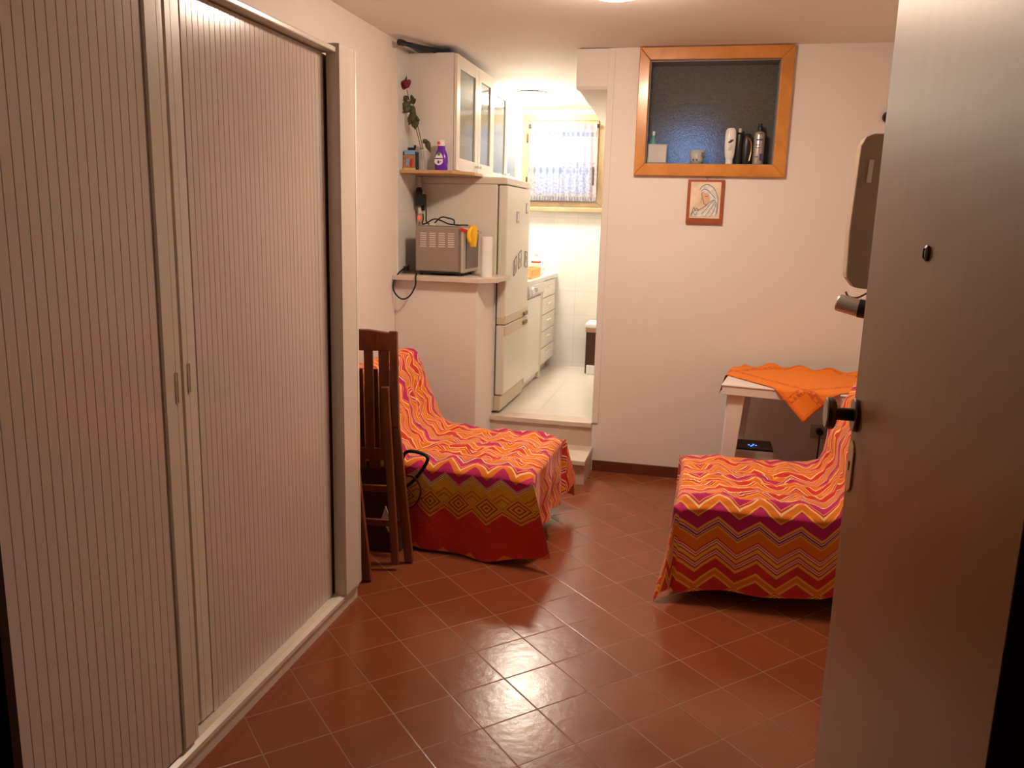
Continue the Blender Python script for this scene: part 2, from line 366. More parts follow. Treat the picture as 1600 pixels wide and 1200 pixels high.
def stile(y0, y1, xf, z0, z1, hy, hz, parent, gl):
    # vertical stile with a routed finger pull and a fine groove
    w = .009; pts = [(xf-.022, y0), (xf-.004, y0), (xf, y0+.004), (xf, gl-.001), (xf-.002, gl), (xf, gl+.001), (xf, y1-.004), (xf-.004, y1), (xf-.022, y1)]
    s_ = MB().prism(pts, z0, z1, 'z').build('stile', creamf, parent)
    pp = []
    for k in range(13): a = k*PI/12; pp.append((hy-w/2*math.cos(a)*1.0, hz+.036+w/2*math.sin(a)))
    for k in range(13): a = PI+k*PI/12; pp.append((hy-w/2*math.cos(a), hz-.036+w/2*math.sin(a)))
    pm = MB().prism(pp, xf+.0002, xf+.0012, 'x').build('finger_pull', mat('pull_recess', (.40, .29, .18), .5), s_)
    ring = [(xf+.0012, y, z) for y, z in pp]
    MB().tube(ring, .0012, 6, closed=True).build('pull_rim', creamf, s_)
    return s_
ld = MB().box(-1.297, -1.286, Y0+.002, 1.712, .085, ZT-.022).build('door', cream, wd)
tambour(Y0+.002, 1.712, -1.272, .080, ZT-.022, .0278, ld)
stile(1.716, 1.778, -1.266, .084, ZT-.022, 1.762, 1.068, ld, 1.762)
rd = MB().box(-1.335, -1.322, 1.79, 2.69, .074, ZT-.022).build('door', cream, wd)
MB().box(-1.335, -1.308, 1.797, 1.842, .078, ZT-.022).build('edge_strip', creamf, rd)
stile(1.843, 1.905, -1.304, .078, ZT-.022, 1.868, 1.072, rd, 1.868)
tambour(1.906, 2.69, -1.304, .072, ZT-.022, .0250, rd)
MB().box(-1.332, -1.312, 2.692, Y1-.02, .072, ZT-.022).build('gap_shade_strip', mat('gap_shade_brown', (.30, .21, .15), .6), wd)  # strip behind the door gap, the gap's shade put into its brown

# ============================================================ ENTRANCE DOOR LEAF
dr = thing('entrance_door', 'open dark brown veneered entrance door with a round knob and peephole', 'door', (.29, .72, 0))
MB().box(.272, .318, .722, 1.500, .008, 2.11).build('door_leaf', doorwood, dr, bevel=.0015)
MB().box(.2755, .3145, 1.500, 1.5035, .008, 2.11).build('edge_strip', jm, dr)
ky, kz = 1.462, 1.190
kb = MB().lathe([(.0005, -.008), (.027, -.008), (.029, -.006), (.029, 0), (.0005, 0)], (.272, ky, kz), 32, axis='x').build('rosette', bronze, dr, smooth=False)
MB().lathe([(.011, -.008), (.011, -.034), (.013, -.037)], (.272, ky, kz), 24, axis='x').build('knob_neck', bronze, kb, smooth=True)
MB().lathe([(.0005, -.036), (.024, -.036), (.027, -.038), (.028, -.044), (.027, -.050), (.024, -.052), (.0005, -.053)], (.272, ky, kz), 32, axis='x').build('knob', mat('knob_bronze', (.20, .15, .12), .28, metal=.9), kb)
eb = MB().prism([(1.466, 1.145), (1.484, 1.136), (1.490, 1.128), (1.490, 1.068), (1.484, 1.060), (1.466, 1.051), (1.448, 1.060), (1.442, 1.068), (1.442, 1.128), (1.448, 1.136)], .2685, .272, 'x').build('escutcheon', brass, dr, bevel=.0008)
MB().lathe([(.0005, -.0045), (.004, -.0045), (.004, 0)], (.272, 1.466, 1.103), 12, axis='x').box(.2675, .272, 1.4645, 1.4675, 1.090, 1.102).build('keyhole', blackrub, eb)
pb = MB().lathe([(.010, 0), (.010, -.003), (.007, -.005), (.007, -.002)], (.272, 1.130, 1.474), 20, axis='x').build('peephole', bronze, dr)
MB().lathe([(.0005, -.0045), (.0065, -.0035), (.007, -.0015)], (.272, 1.130, 1.474), 16, axis='x').build('lens', dark, pb)

# ============================================================ PATTERNED COVERS AND SOFAS
YEL = (.84, .46, .06); ORG = (.76, .19, .014); RED = (.60, .035, .018); MAG = (.50, .016, .12); PAL = (.90, .62, .28); PUR = (.22, .03, .16); PNK = (.80, .28, .16)
def stripes(lst, total=None):
    t = sum(w for w, _ in lst); t = total or t; out = []; p = 0
    for w, c in lst: out.append((p/t, c)); p += w
    return out
BODY = [(1.9, ORG), (.55, PAL), (.5, RED), (.4, PNK), (2.2, MAG), (.45, PAL), (.4, PUR), (.45, PNK), (1.4, ORG), (.5, YEL), (.6, RED), (.35, PAL), (.6, MAG), (.45, PAL), (2.2, RED), (.6, PAL), (1.3, ORG), (.35, YEL), (.5, RED), (.4, PNK), (.5, MAG), (.4, PAL), (1.3, ORG), (.4, YEL), (.5, RED), (.4, PAL), (2.1, RED), (.5, PAL)]
def cover_mat(name, side, lam, amp, sideend, dia):
    m = bpy.data.materials.new(name); m.use_nodes = True; nt = m.node_tree; b = nt.nodes['Principled BSDF']
    uv = node(nt, 'UVMap'); uv.uv_map = 'UVMap'; sp = node(nt, 'SeparateXYZ'); nt.links.new(uv.outputs[0], sp.inputs[0])
    u, v = sp.outputs[0], sp.outputs[1]
    pp = mth(nt, 'PINGPONG', u, lam/2)
    zig = mth(nt, 'MULTIPLY', mth(nt, 'SUBTRACT', pp, lam/4), amp/(lam/2))
    # the crumpled seat bends the stripes
    nz = node(nt, 'TexNoise'); nz.inputs['Scale'].default_value = 6; nz.inputs['Detail'].default_value = 2; nz.inputs['Distortion'].default_value = .5; nt.links.new(uv.outputs[0], nz.inputs['Vector'])
    crump = mth(nt, 'MULTIPLY', mth(nt, 'MINIMUM', mth(nt, 'MAXIMUM', mth(nt, 'MULTIPLY', v, 10.), 0.), 1.), .085)
    w = mth(nt, 'MULTIPLY', mth(nt, 'SUBTRACT', nz.outputs['Fac'], .5), crump)
    vt = mth(nt, 'ADD', mth(nt, 'ADD', v, zig), w)
    body = ramp(nt, mth(nt, 'FRACT', mth(nt, 'DIVIDE', mth(nt, 'ADD', vt, 3.0), .30)), stripes(BODY))
    T = mth(nt, 'MULTIPLY', vt, -1.)
    sd = ramp(nt, mth(nt, 'DIVIDE', T, sideend), side)
    c0, hw, line, lc, bg = dia
    # nested diamonds along a row
    dv = mth(nt, 'ABSOLUTE', mth(nt, 'ADD', v, c0))
    du = mth(nt, 'SUBTRACT', lam/2, pp) if True else pp
    D = mth(nt, 'ADD', mth(nt, 'MULTIPLY', dv, lam/2/hw), du)
    D2 = mth(nt, 'ADD', mth(nt, 'MULTIPLY', dv, lam/2/hw), pp)
    inr = mth(nt, 'LESS_THAN', D, lam*.5)
    ln = mth(nt, 'LESS_THAN', mth(nt, 'FRACT', mth(nt, 'DIVIDE', D, line)), .42)
    sd = mixc(nt, inr, sd, mixc(nt, ln, bg, lc))
    use = mth(nt, 'GREATER_THAN', T, 0.0)
    col = mixc(nt, use, body, sd)
    nt.links.new(col, b.inputs['Base Color']); b.inputs['Roughness'].default_value = .75; b.inputs['Specular IOR Level'].default_value = .2
    b.inputs['Sheen Weight'].default_value = .15
    n3 = node(nt, 'TexNoise'); n3.inputs['Scale'].default_value = 22; n3.inputs['Detail'].default_value = 3; nt.links.new(uv.outputs[0], n3.inputs['Vector'])
    bp = node(nt, 'Bump'); bp.inputs['Strength'].default_value = .25; bp.inputs['Distance'].default_value = .02
    nt.links.new(n3.outputs['Fac'], bp.inputs['Height']); nt.links.new(bp.outputs[0], b.inputs['Normal'])
    MATS[name] = m; return m
side_r = stripes([(.6, YEL), (5.2, MAG), (1.2, YEL), (.5, MAG), (.4, PAL), (.8, PUR), (.4, PAL), (.5, MAG), (.9, YEL), (4.2, ORG), (.6, RED), (.5, PAL), (.6, MAG), (.5, PAL), (.7, RED), (1.5, YEL), (.8, RED), (.5, PAL), (.6, MAG), (.4, PAL), (.8, RED), (1.4, YEL), (3.8, RED), (1.0, YEL), (2.0, ORG), (1, YEL), (6, RED)], 42.)
GOLD = (.72, .38, .02)
side_l = stripes([(3.6, MAG), (.4, PAL), (.5, PUR), (.4, PAL), (.5, PUR), (.4, PAL), (5.0, GOLD), (.6, RED), (1.6, GOLD), (.6, RED), (5.5, GOLD), (.6, RED), (1., GOLD), (19.5, RED), (3, ORG)], 48.)
cover_r = cover_mat('zigzag_cloth_right', side_r, .158, .058, .42, (.365, .042, .022, RED, YEL))
cover_l = cover_mat('zigzag_cloth_left', side_l, .135, .052, .48, (.155, .062, .0215, (.42, .03, .01), GOLD))

L_, ZS = 1.05, .40
PROF = [(.0, .40), (.02, .412), (.10, .422), (.30, .418), (.50, .412), (.62, .42), (.68, .45), (.72, .52), (.755, .60), (.785, .67), (.805, .73), (.835, .785), (.885, .81), (.94, .80), (.985, .76), (1.01, .68), (1.02, .5)]
PROF_R = [(x, z) if x < .6 else q for (x, z), q in zip(PROF, PROF[:5]+[(.56, .418), (.61, .44), (.634, .50), (.645, .59), (.68, .68), (.72, .77), (.76, .83), (.81, .855), (.87, .85), (.92, .80), (.95, .70), (.96, .5)])]
PROF_L = PROF
def profpt(s, PROF):
    d = 0
    for a, b_ in zip(PROF, PROF[1:]):
        l = math.hypot(b_[0]-a[0], b_[1]-a[1])
        if s <= d+l: t = (s-d)/l; return a[0]+(b_[0]-a[0])*t, a[1]+(b_[1]-a[1])*t
        d += l
    return PROF[-1]
def make_cover(label, M, Wd, m, hn, hf, front, seed, hemfn, corner=.16, PROF=PROF_L, xmax=1.04, kick=0.):
    PL = sum(math.hypot(b_[0]-a[0], b_[1]-a[1]) for a, b_ in zip(PROF, PROF[1:]))
    # u runs from the front hem over the seat and up the backrest; v from the near hem across to the far hem
    U0, U1 = -front, PL
    V0, V1 = -hn, Wd+hf
    def fn(a, b_):
        s = U0+(U1-U0)*a; v = V0+(V1-V0)*b_
        if s < 0:
            x, z, fr = 0., ZS, -s
        else:
            x, z = profpt(s, PROF); fr = 0.
        bk = max(0., min(1., (s-.62)/.25))
        rip = noise.noise(Vector((s*7+seed, v*5, seed)))
        inner = min(v, Wd-v)
        if v < 0: bb, y, sg = -v, 0., -1
        elif v > Wd: bb, y, sg = v-Wd, Wd, 1
        else: bb, y, sg = 0., v, 0
        px, py, pz = x, y, z
        if bb == 0 and fr == 0:
            # rounded long edges plus crumples
            e = max(0, 1-inner/.05); pz -= .022*e*e
            w1 = noise.noise(Vector((s*5.0+seed*3, v*11, 1.3))); w2 = noise.noise(Vector((s*13+v*6+seed, v*15-s*4, 4.1)))
            ridge = (1-abs(w1)*2.4)
            k = .016*max(0, ridge)*(1-e)+.008*w2
            nx, nz_ = (-bk, 1-.5*bk)
            px += nx*k; pz += nz_*k
        elif bb == 0:
            pz = ZS-fr; px = -.012-.02*fr-.016*math.sin(v*26+seed)*min(1, fr*4)-.012*rip
        elif fr == 0:
            h = bb*hemfn(s, sg) if sg < 0 else bb
            dx, dz = .80*bk, -(1-.75*bk)
            px += dx*h-kick*h*max(0., 1-s/.3)**2; pz += dz*h-.022
            flare = (.015+.07*h)*(1-bk*.7)
            py += sg*(flare+.013*math.sin(s*19+seed+v*2)*min(1, h*4)+.012*rip*min(1, h*5))
        else:
            d = (bb**4+fr**4)**.25; th = math.atan2(bb, fr)
            d *= 1-(1-(hemfn(0, sg) if sg < 0 else .6))*(1 if sg < 0 else 1)*math.sin(th)
            fl = (corner if sg < 0 else .02)*math.sin(2*th)*min(1, d*2.4)*d*2.2+.014
            px = -fl*math.cos(th)-.012-.02*d*math.cos(th)-kick*d*math.sin(th)*1.; py = y+sg*(fl*math.sin(th)+.07*d*math.sin(th)); pz = ZS-d
        return Vector((min(px, xmax+.004*rip), py, max(pz, .006+.004*rip)))
    nu, nv = 150, 150
    mb = MB(M).grid(fn, nu, nv, lambda a, b_: (U0+(U1-U0)*a, V0+(V1-V0)*b_))
    o = mb.build('sofa_cover', m, smooth=True, keepn=True)
    return tag(o, label, 'sofa cover')
def make_sofa(label, M, Wd, dx=0.):
    t = thing('chair_bed', label, 'sofa', M @ Vector((.5, Wd/2, 0)))
    fab = mat('sofa_fabric', (.35, .12, .06), .9)
    MB(M).box(.02, .69+dx-.005, .025, Wd-.025, .10, .385).build('seat_cushion', fab, t, bevel=.03, seg=3)
    MB(M).prism([(.69+dx, .12), (.72+dx, .42), (.80+dx, .63), (.85+dx, .745), (.885+dx, .765), (.93+dx, .76), (.965+dx, .72), (.985+dx, .5), (.97+dx, .12)], .03, Wd-.03, 'y').build('backrest', fab, t, bevel=.012)
    for x in (.10, .90):
        for y in (.09, Wd-.09): MB(M).lathe([(.022, 0), (.026, .10)], (x, y, 0), 14).build('foot', dark, t)
# right sofa
MR = Matrix.Translation((-.03, 3.215, 0))
make_sofa('armless sofa under the zigzag cover beside the white table', MR, .74, -.06)
make_cover('orange and magenta zigzag cover draped over the right sofa, plain zigzag front side', MR, .74, cover_r, .345, .30, .33, 1.7, lambda s, sg: 1-.10*max(0, min(1, s/.8)), corner=.09, PROF=PROF_R)
# left sofa (mirrored, slightly turned)
th = math.radians(8)
ML = Matrix(((-math.cos(th), .02, 0, -.675), (math.sin(th), .985, 0, 3.335), (0, 0, 1, 0), (0, 0, 0, 1)))
make_sofa('armless sofa under the zigzag cover against the half wall', ML, .74)
make_cover('zigzag cover draped over the left sofa, with a gold diamond row and plain red hem', ML, .74, cover_l, .40, .30, .30, 5.2, lambda s, sg: .82+.16*max(0, min(1, s/.2))-.07*max(0, min(1, (s-.2)/.5)), corner=.04, xmax=1.02, kick=.30)

# ============================================================ TABLE, CLOTH, PURIFIER
ta = math.radians(-8)
MT = Matrix.Translation((.125, 4.195, 0)) @ Matrix.Rotation(ta, 4, 'Z')
TW, TD, TZ = .80, .56, .72
tb = thing('plastic_table', 'white plastic garden table with splayed legs against the back wall', 'table', MT @ Vector((TW/2, TD/2, 0)))
MB(MT).box(0, TW, 0, TD, TZ-.012, TZ).build('tabletop', tablep, tb, bevel=.005)
MB(MT).box(.004, TW-.004, .004, .014, TZ-.055, TZ-.01).box(.004, TW-.004, TD-.014, TD-.004, TZ-.055, TZ-.01).box(.004, .014, .014, TD-.014, TZ-.055, TZ-.01).box(TW-.014, TW-.004, .014, TD-.014, TZ-.055, TZ-.01).build('apron', tablep, tb, bevel=.003)
for sx, sy in ((0, 0), (1, 0), (0, 1), (1, 1)):
    X = .055 if sx == 0 else TW-.055; Yy = .055 if sy == 0 else TD-.055
    ex = -.03 if sx == 0 else .03; ey = -.02 if sy == 0 else .02
    lb = MB(MT); a = Vector((X, Yy, TZ-.012)); c = Vector((X+ex, Yy+ey, 0))
    # L-section tapering leg: two flat webs
    for (wx, wy) in ((.085, .012), (.012, .085)):
        ox_ = (wx/2-.02)*(1 if sx == 0 else -1) if wx > .05 else -.02*(1 if sx == 0 else -1)
        oy_ = (wy/2-.02)*(1 if sy == 0 else -1) if wy > .05 else -.02*(1 if sy == 0 else -1)
        vs = []
        for p, k in ((c, .62), (a, 1.0)):
            for i, j in ((-1, -1), (1, -1), (1, 1), (-1, 1)): vs.append(lb.bm.verts.new(p+Vector((ox_*k+i*wx*k/2, oy_*k+j*wy*k/2, 0))))
        for f in ((0, 3, 2, 1), (4, 5, 6, 7), (0, 1, 5, 4), (1, 2, 6, 5), (2, 3, 7, 6), (3, 0, 4, 7)): lb.bm.faces.new([vs[i] for i in f])
    lb.build('leg', tablep, tb, bevel=.003)
# orange cloth, laid cornerwise
m = bpy.data.materials.new('orange_cloth'); m.use_nodes = True; nt = m.node_tree; bb_ = nt.nodes['Principled BSDF']
uv = node(nt, 'UVMap'); uv.uv_map = 'UVMap'; sp = node(nt, 'SeparateXYZ'); nt.links.new(uv.outputs[0], sp.inputs[0])
eu = mth(nt, 'SUBTRACT', .5, mth(nt, 'ABSOLUTE', sp.outputs[0])); ev = mth(nt, 'SUBTRACT', .5, mth(nt, 'ABSOLUTE', sp.outputs[1]))
bd = None
nz = node(nt, 'TexNoise'); nz.inputs['Scale'].default_value = 40; nt.links.new(uv.outputs[0], nz.inputs['Vector'])
for e in (eu, ev):
    k = mth(nt, 'MULTIPLY', mth(nt, 'GREATER_THAN', e, .13), mth(nt, 'LESS_THAN', e, .175))
    ln = mth(nt, 'ADD', mth(nt, 'MULTIPLY', mth(nt, 'LESS_THAN', mth(nt, 'PINGPONG', mth(nt, 'SUBTRACT', e, .13), .0225), .005), .8), mth(nt, 'GREATER_THAN', nz.outputs['Fac'], .5))
    k = mth(nt, 'MINIMUM', mth(nt, 'MULTIPLY', k, ln), 1.)
    bd = k if bd is None else mth(nt, 'MAXIMUM', bd, k)
hem = mth(nt, 'LESS_THAN', mth(nt, 'MINIMUM', eu, ev), .025)
col = mixc(nt, mth(nt, 'MULTIPLY', bd, .75), (.84, .22, .008), (.50, .065, .004)); col = mixc(nt, mth(nt, 'MULTIPLY', hem, .5), col, (.65, .12, .006))
nt.links.new(col, bb_.inputs['Base Color']); bb_.inputs['Roughness'].default_value = .7
MATS['orange_cloth'] = m
side = .775; cx0, cy0 = .405, .395; rt = math.radians(45)
def tcl(a, b_):
    p, q = (a-.5)*side, (b_-.5)*side
    x = cx0+p*math.cos(rt)-q*math.sin(rt); y = cy0+p*math.sin(rt)+q*math.cos(rt)
    nx, ny = max(-.004, min(TW+.004, x)), max(-.004, min(TD+.02, y)); dx, dy = x-nx, y-ny; d = math.hypot(dx, dy)
    wv = .006*noise.noise(Vector((x*9, y*9, 2)))
    if d < 1e-6:
        hump = .022*max(0, noise.noise(Vector((x*6+3, y*6, 8.))))*max(0, min(1, (y-.33)*6))
        return Vector((x, y, TZ+.004+abs(wv)*.8+hump))
    ux, uy = dx/d, dy/d
    if uy > .5:   # meets the wall and ruffles up
        return Vector((nx+dx*.5, min(ny+dy*.3, TD+.05), TZ+.006+.10*min(d, .16)+.01*math.sin(x*40)))
    o_ = .008+.10*d+.012*math.sin((x+y)*30)*min(1, d*8)
    return Vector((nx+dx*.12+ux*o_, ny+dy*.12+uy*o_, TZ+.004-d*.98))
tc_ = MB(MT).grid(tcl, 90, 90, lambda a, b_: (a-.5, b_-.5)).build('tablecloth', m, smooth=True, keepn=True, solid=.0012)
tag(tc_, 'bright orange cloth laid cornerwise on the white plastic table', 'tablecloth')

pu = thing('air_purifier', 'white box air purifier with blue lights on its black top, under the table', 'air purifier', (.32, 4.42, 0))
MB().box(.215, .425, 4.32, 4.53, .0, .352).build('housing', whitep, pu, bevel=.012, seg=3)
tp = MB().box(.222, .418, 4.327, 4.523, .350, .360).build('top_panel', dark, pu, bevel=.004)
blu = mat('blue_led', (.05, .1, .9), .4, emis=(.03, .12, 1.0), es=9)
for dx, dy in ((0, 0), (.018, .006), (-.018, .006), (.006, .02), (-.008, -.016)): MB().lathe([(.0045, 0), (.0045, .001), (.0005, .001)], (.315+dx, 4.40+dy, .360), 10).build('indicator_light', blu, tp)
ol = thing('power_outlet', 'wall outlet with a black plug and hanging cord below the table', 'outlet', (.71, YB, .33))
MB().box(.66, .76, YB-.008, YB, .315, .40).build('cover_plate', mat('outlet_grey', (.50, .42, .38), .5), ol, bevel=.003)
pg = MB().lathe([(.018, -.035), (.02, -.008)], (.71, YB, .36), 16, axis='y').build('plug', dark, ol)
MB().tube(spline([(.71, YB-.035, .36), (.708, YB-.05, .33), (.706, YB-.04, .2), (.70, YB-.03, .05), (.68, YB-.05, .008)]), .004).build('cord', blackrub, ol)

# ============================================================ PLAQUE
pl = thing('wall_plaque', 'reddish wooden plaque with a veiled woman drawing under the high window', 'picture', (-.022, YB, 1.512))
MB().box(-.124, .078, YB-.016, YB, 1.512, 1.758).build('board', redwood, pl, bevel=.003)
MB().box(-.106, .060, YB-.020, YB-.016, 1.544, 1.744).build('picture_panel', mat('picture_cream', (.74, .60, .46), .6, var=.25, vscale=11), pl)
dm = mat('ink_blue_grey', (.10, .14, .17), .7); wm = mat('veil_white', (.72, .72, .70), .7, var=.2, vscale=60); sk = mat('picture_skin', (.74, .46, .28), .7)
def pic(x, z): return (-.106+.166*x, YB-.0205, 1.544+.200*z)
def flat(pts, m_, name, off=0.):
    mb = MB(); vs = [mb.bm.verts.new(Vector(pic(x, z))-Vector((0, off, 0))) for x, z in pts]; mb.bm.faces.new(vs); return mb.build(name, m_, pl)
flat([(.30, .72), (.36, .86), (.52, .93), (.72, .86), (.86, .66), (.93, .38), (.92, .06), (.30, .05), (.12, .06), (.08, .22), (.3, .2), (.52, .32), (.66, .50), (.62, .66), (.42, .74)], wm, 'veil')
flat([(.42, .73), (.36, .66), (.40, .58), (.37, .55), (.42, .50), (.45, .42), (.56, .36), (.66, .50), (.62, .66)], sk, 'face', .0003)
dl = MB()
for pts in ([(.30, .78), (.40, .90), (.56, .93), (.72, .86), (.84, .72), (.92, .50), (.92, .20), (.86, .08)], [(.34, .74), (.42, .80), (.56, .78), (.70, .66), (.82, .56)], [(.40, .72), (.36, .66), (.41, .58), (.38, .54), (.44, .50), (.46, .42), (.54, .38)],
            [(.80, .52), (.66, .46), (.54, .36), (.42, .28), (.26, .22), (.10, .18)], [(.82, .52), (.76, .36), (.66, .22), (.54, .06)], [(.84, .50), (.84, .32), (.78, .16), (.68, .05)], [(.78, .50), (.64, .36), (.52, .22), (.40, .12)], [(.88, .46), (.90, .30), (.88, .14)],
            [(.06, .10), (.14, .30), (.18, .22), (.24, .28), (.30, .20)], [(.05, .05), (.12, .16), (.20, .08), (.26, .18)], [(.48, .62), (.54, .60), (.58, .63)]):
    dl.tube([Vector(pic(x, z))-Vector((0, .0006, 0)) for x, z in [(p.x, p.y) for p in spline([(a, c, 0) for a, c in pts], 5)]], .0014, 5)
dl.build('ink_lines', dm, pl)
MB().lathe([(.003, -.02), (.003, 0)], (-.022, YB, 1.766), 8, axis='y').build('nail', bronze, pl)

# ============================================================ THINGS ON THE HIGH SILL
SZ = WZ0+.008
t = thing('framed_card', 'small black-framed silvery square leaning in the high window corner', 'frame', (-.315, YB+.05, SZ))
Mq = Matrix.Translation((-.366, YB+.045, SZ)) @ Matrix.Rotation(math.radians(-6), 4, 'X')
MB(Mq).box(0, .112, 0, .008, 0, .112).build('frame', dark, t, bevel=.001)
MB(Mq).box(.007, .105, -.0015, 0, .009, .105).build('card', mat('silver_card', (.52, .48, .47), .5), t)
def bottle(name, label, cat, x, y, z, prof, m, cap=None, capm=None, sx=1., sy=1., band=None):
    t = thing(name, label, cat, (x, y, z))
    MB().lathe([(r, h) for r, h in prof], (x, y, z), 28, sx, sy).build('bottle_body', m, t, smooth=False, bevel=.001)
    for p in t.children[0].data.polygons: p.use_smooth = True
    if cap: MB().lathe(cap, (x, y, z), 24, sx, sy).build('cap', capm, t, bevel=.001)
    if band:
        z0, z1, r, bm_ = band
        MB().lathe([(r, z0), (r, z1)], (x, y, z), 28, sx, sy).build('label_band', bm_, t, smooth=True)
    return t
conditioner = mat('conditioner_white', (.82, .80, .78), .3)
tt = bottle('shampoo_bottle', 'white conditioner bottle standing upside down with an indigo emblem, in the high window', 'bottle', .092, YB+.06, SZ,
       [(.001, .026), (.018, .026), (.026, .05), (.030, .10), (.031, .15), (.028, .185), (.018, .198), (.001, .200)], conditioner, [(.001, 0), (.019, 0), (.020, .026), (.001, .026)], conditioner, 1., .6)
ink = mat('indigo_ink', (.06, .05, .22), .4)
def emblem(pts, y, m_, parent, name='emblem'):
    mb = MB(); mb.prism(pts, y, y+.0008, 'y'); return mb.build(name, m_, parent)
emblem([(.080, SZ+.125), (.108, SZ+.129), (.108, SZ+.137), (.092, SZ+.134), (.094, SZ+.118), (.082, SZ+.115)], YB+.0405, ink, tt)
emblem([(.084, SZ+.075), (.100, SZ+.078), (.103, SZ+.110), (.088, SZ+.108)], YB+.0405, mat('pale_print', (.55, .56, .66), .5), tt, 'print_panel')
bottle('lotion_bottle', 'slim black bottle with a pale cap behind the white one in the high window', 'bottle', .142, YB+.075, SZ, [(.001, 0), (.021, 0), (.022, .165), (.012, .175), (.001, .175)], dark, [(.001, .175), (.010, .175), (.010, .198), (.001, .198)], mat('cap_beige', (.52, .44, .34), .4))
tt = bottle('shampoo_bottle', 'black rounded bottle with a gold stripe in the high window', 'bottle', .186, YB+.055, SZ, [(.001, 0), (.022, 0), (.027, .04), (.028, .11), (.023, .15), (.012, .168), (.001, .17)], dark, None, None, 1., .65)
gold = mat('gold_print', (.45, .25, .05), .3, metal=.6)
MB().tube(spline([(.172, YB+.0365, SZ+.148), (.190, YB+.0355, SZ+.140), (.204, YB+.038, SZ+.115), (.207, YB+.040, SZ+.07), (.200, YB+.037, SZ+.02)]), .0022, 6).build('gold_stripe', gold, tt)
tt = bottle('spray_can', 'silver grey spray can with a dark nozzle at the right of the high window', 'spray can', .248, YB+.06, SZ, [(.001, 0), (.029, 0), (.030, .004), (.030, .158), (.026, .172), (.012, .182), (.001, .182)], mat('can_silver', (.50, .46, .43), .3, metal=.5), [(.001, .182), (.014, .182), (.014, .205), (.009, .208), (.009, .222), (.001, .222)], dark)
for z0, z1, x0, x1 in ((.13, .137, -.018, .018), (.105, .108, -.02, .006), (.09, .093, -.02, .012), (.04, .044, -.02, -.004), (.022, .06, .006, .02), (.165, .168, -.01, .015)):
    MB().box(.248+x0, .248+x1, YB+.0285, YB+.031, SZ+z0, SZ+z1).build('print_line', ink, tt)
tc2 = thing('plastic_cup', 'small grey tapered cup with a square label in the high window', 'cup', (-.085, YB+.055, SZ))
gp = mat('cup_grey', (.42, .44, .44), .3)
MB().lathe([(.001, .003), (.034, .0), (.038, .02), (.047, .075), (.045, .075), (.036, .02), (.030, .006)], (-.085, YB+.055, SZ), 28).build('cup_body', gp, tc2, smooth=True)
MB().box(-.062, -.040, YB+.006, YB+.0085, SZ+.040, SZ+.062).build('label_sticker', mat('sticker_dark', (.10, .11, .13), .5), tc2)
for x in (-.106, -.086): MB().lathe([(.0005, -.002), (.0045, -.001), (.0045, .002)], (x, YB+.0115, SZ+.022), 10, axis='y').build('print_dot', ink, tc2)
bottle('pump_bottle', 'teal pump bottle with a pale top behind the framed card in the high window', 'bottle', -.338, YB+.092, SZ, [(.001, 0), (.017, 0), (.018, .13), (.009, .15), (.009, .16), (.001, .16)], mat('teal_plastic', (.10, .35, .34), .3), [(.001, .16), (.008, .16), (.008, .183), (.001, .183)], whitep)

# ============================================================ TELEVISION ON ITS ARM (right wall)
tvp = mat('tv_plastic', (.40, .31, .23), .5, bump=.05, bscale=90)
tv = thing('television', 'wall-mounted grey-brown television half hidden behind the entrance door', 'television', (.75, 3.1, 1.30))
poly = [(.500, 1.812), (.486, 1.782), (.477, 1.50), (.4815, 1.355), (.4845, 1.338), (.512, 1.304), (.545, 1.300), (1.02, 1.300), (1.02, 1.822), (.525, 1.822)]
MB().prism(poly, 3.06, 3.14, 'y').build('housing', tvp, tv, bevel=.006, seg=3)
MB().prism([(.56, 1.36), (.98, 1.36), (.98, 1.76), (.56, 1.76)], 3.14, 3.20, 'y').build('back_bulge', tvp, tv, bevel=.02, seg=3)
MB().bar((.525, 3.055, 1.735), (.522, 3.055, 1.66), .014, .01, (0, 1, 0)).build('tag', whitep, tv, bevel=.002)
MB().box(.80, XR, 3.19, 3.24, 1.50, 1.56).build('wall_arm', dark, tv)
MB().tube(spline([(.488, 3.07, 1.288), (.50, 3.075, 1.272), (.53, 3.08, 1.268), (.56, 3.08, 1.285)]), .0035, 6).build('cable', mat('cable_brown', (.25, .12, .05), .5), tv)
sb = MB().tube([(.462, 3.05, 1.252), (.53, 3.02, 1.236), (.60, 3.0, 1.228)], .030, 24).build('speaker_tube', mat('satin_silver', (.55, .50, .46), .3, metal=.7), tv, bevel=.006)
MB().tube([(.528, 3.0205, 1.2365), (.585, 3.004, 1.230)], .0318, 24).build('speaker_grille', dark, sb)
MB().bar((.57, 3.03, 1.24), (.60, 3.10, 1.31), .02, .02).build('speaker_bracket', dark, tv)
ws = MB().lathe([(.001, -.05), (.018, -.045), (.028, -.03), (.030, -.010), (.026, 0)], (.890, YB, 2.092), 24, axis='y').build('wall_speaker', dark, smooth=True)
tag(ws, 'small round black fixture high on the back wall by the door edge', 'speaker')

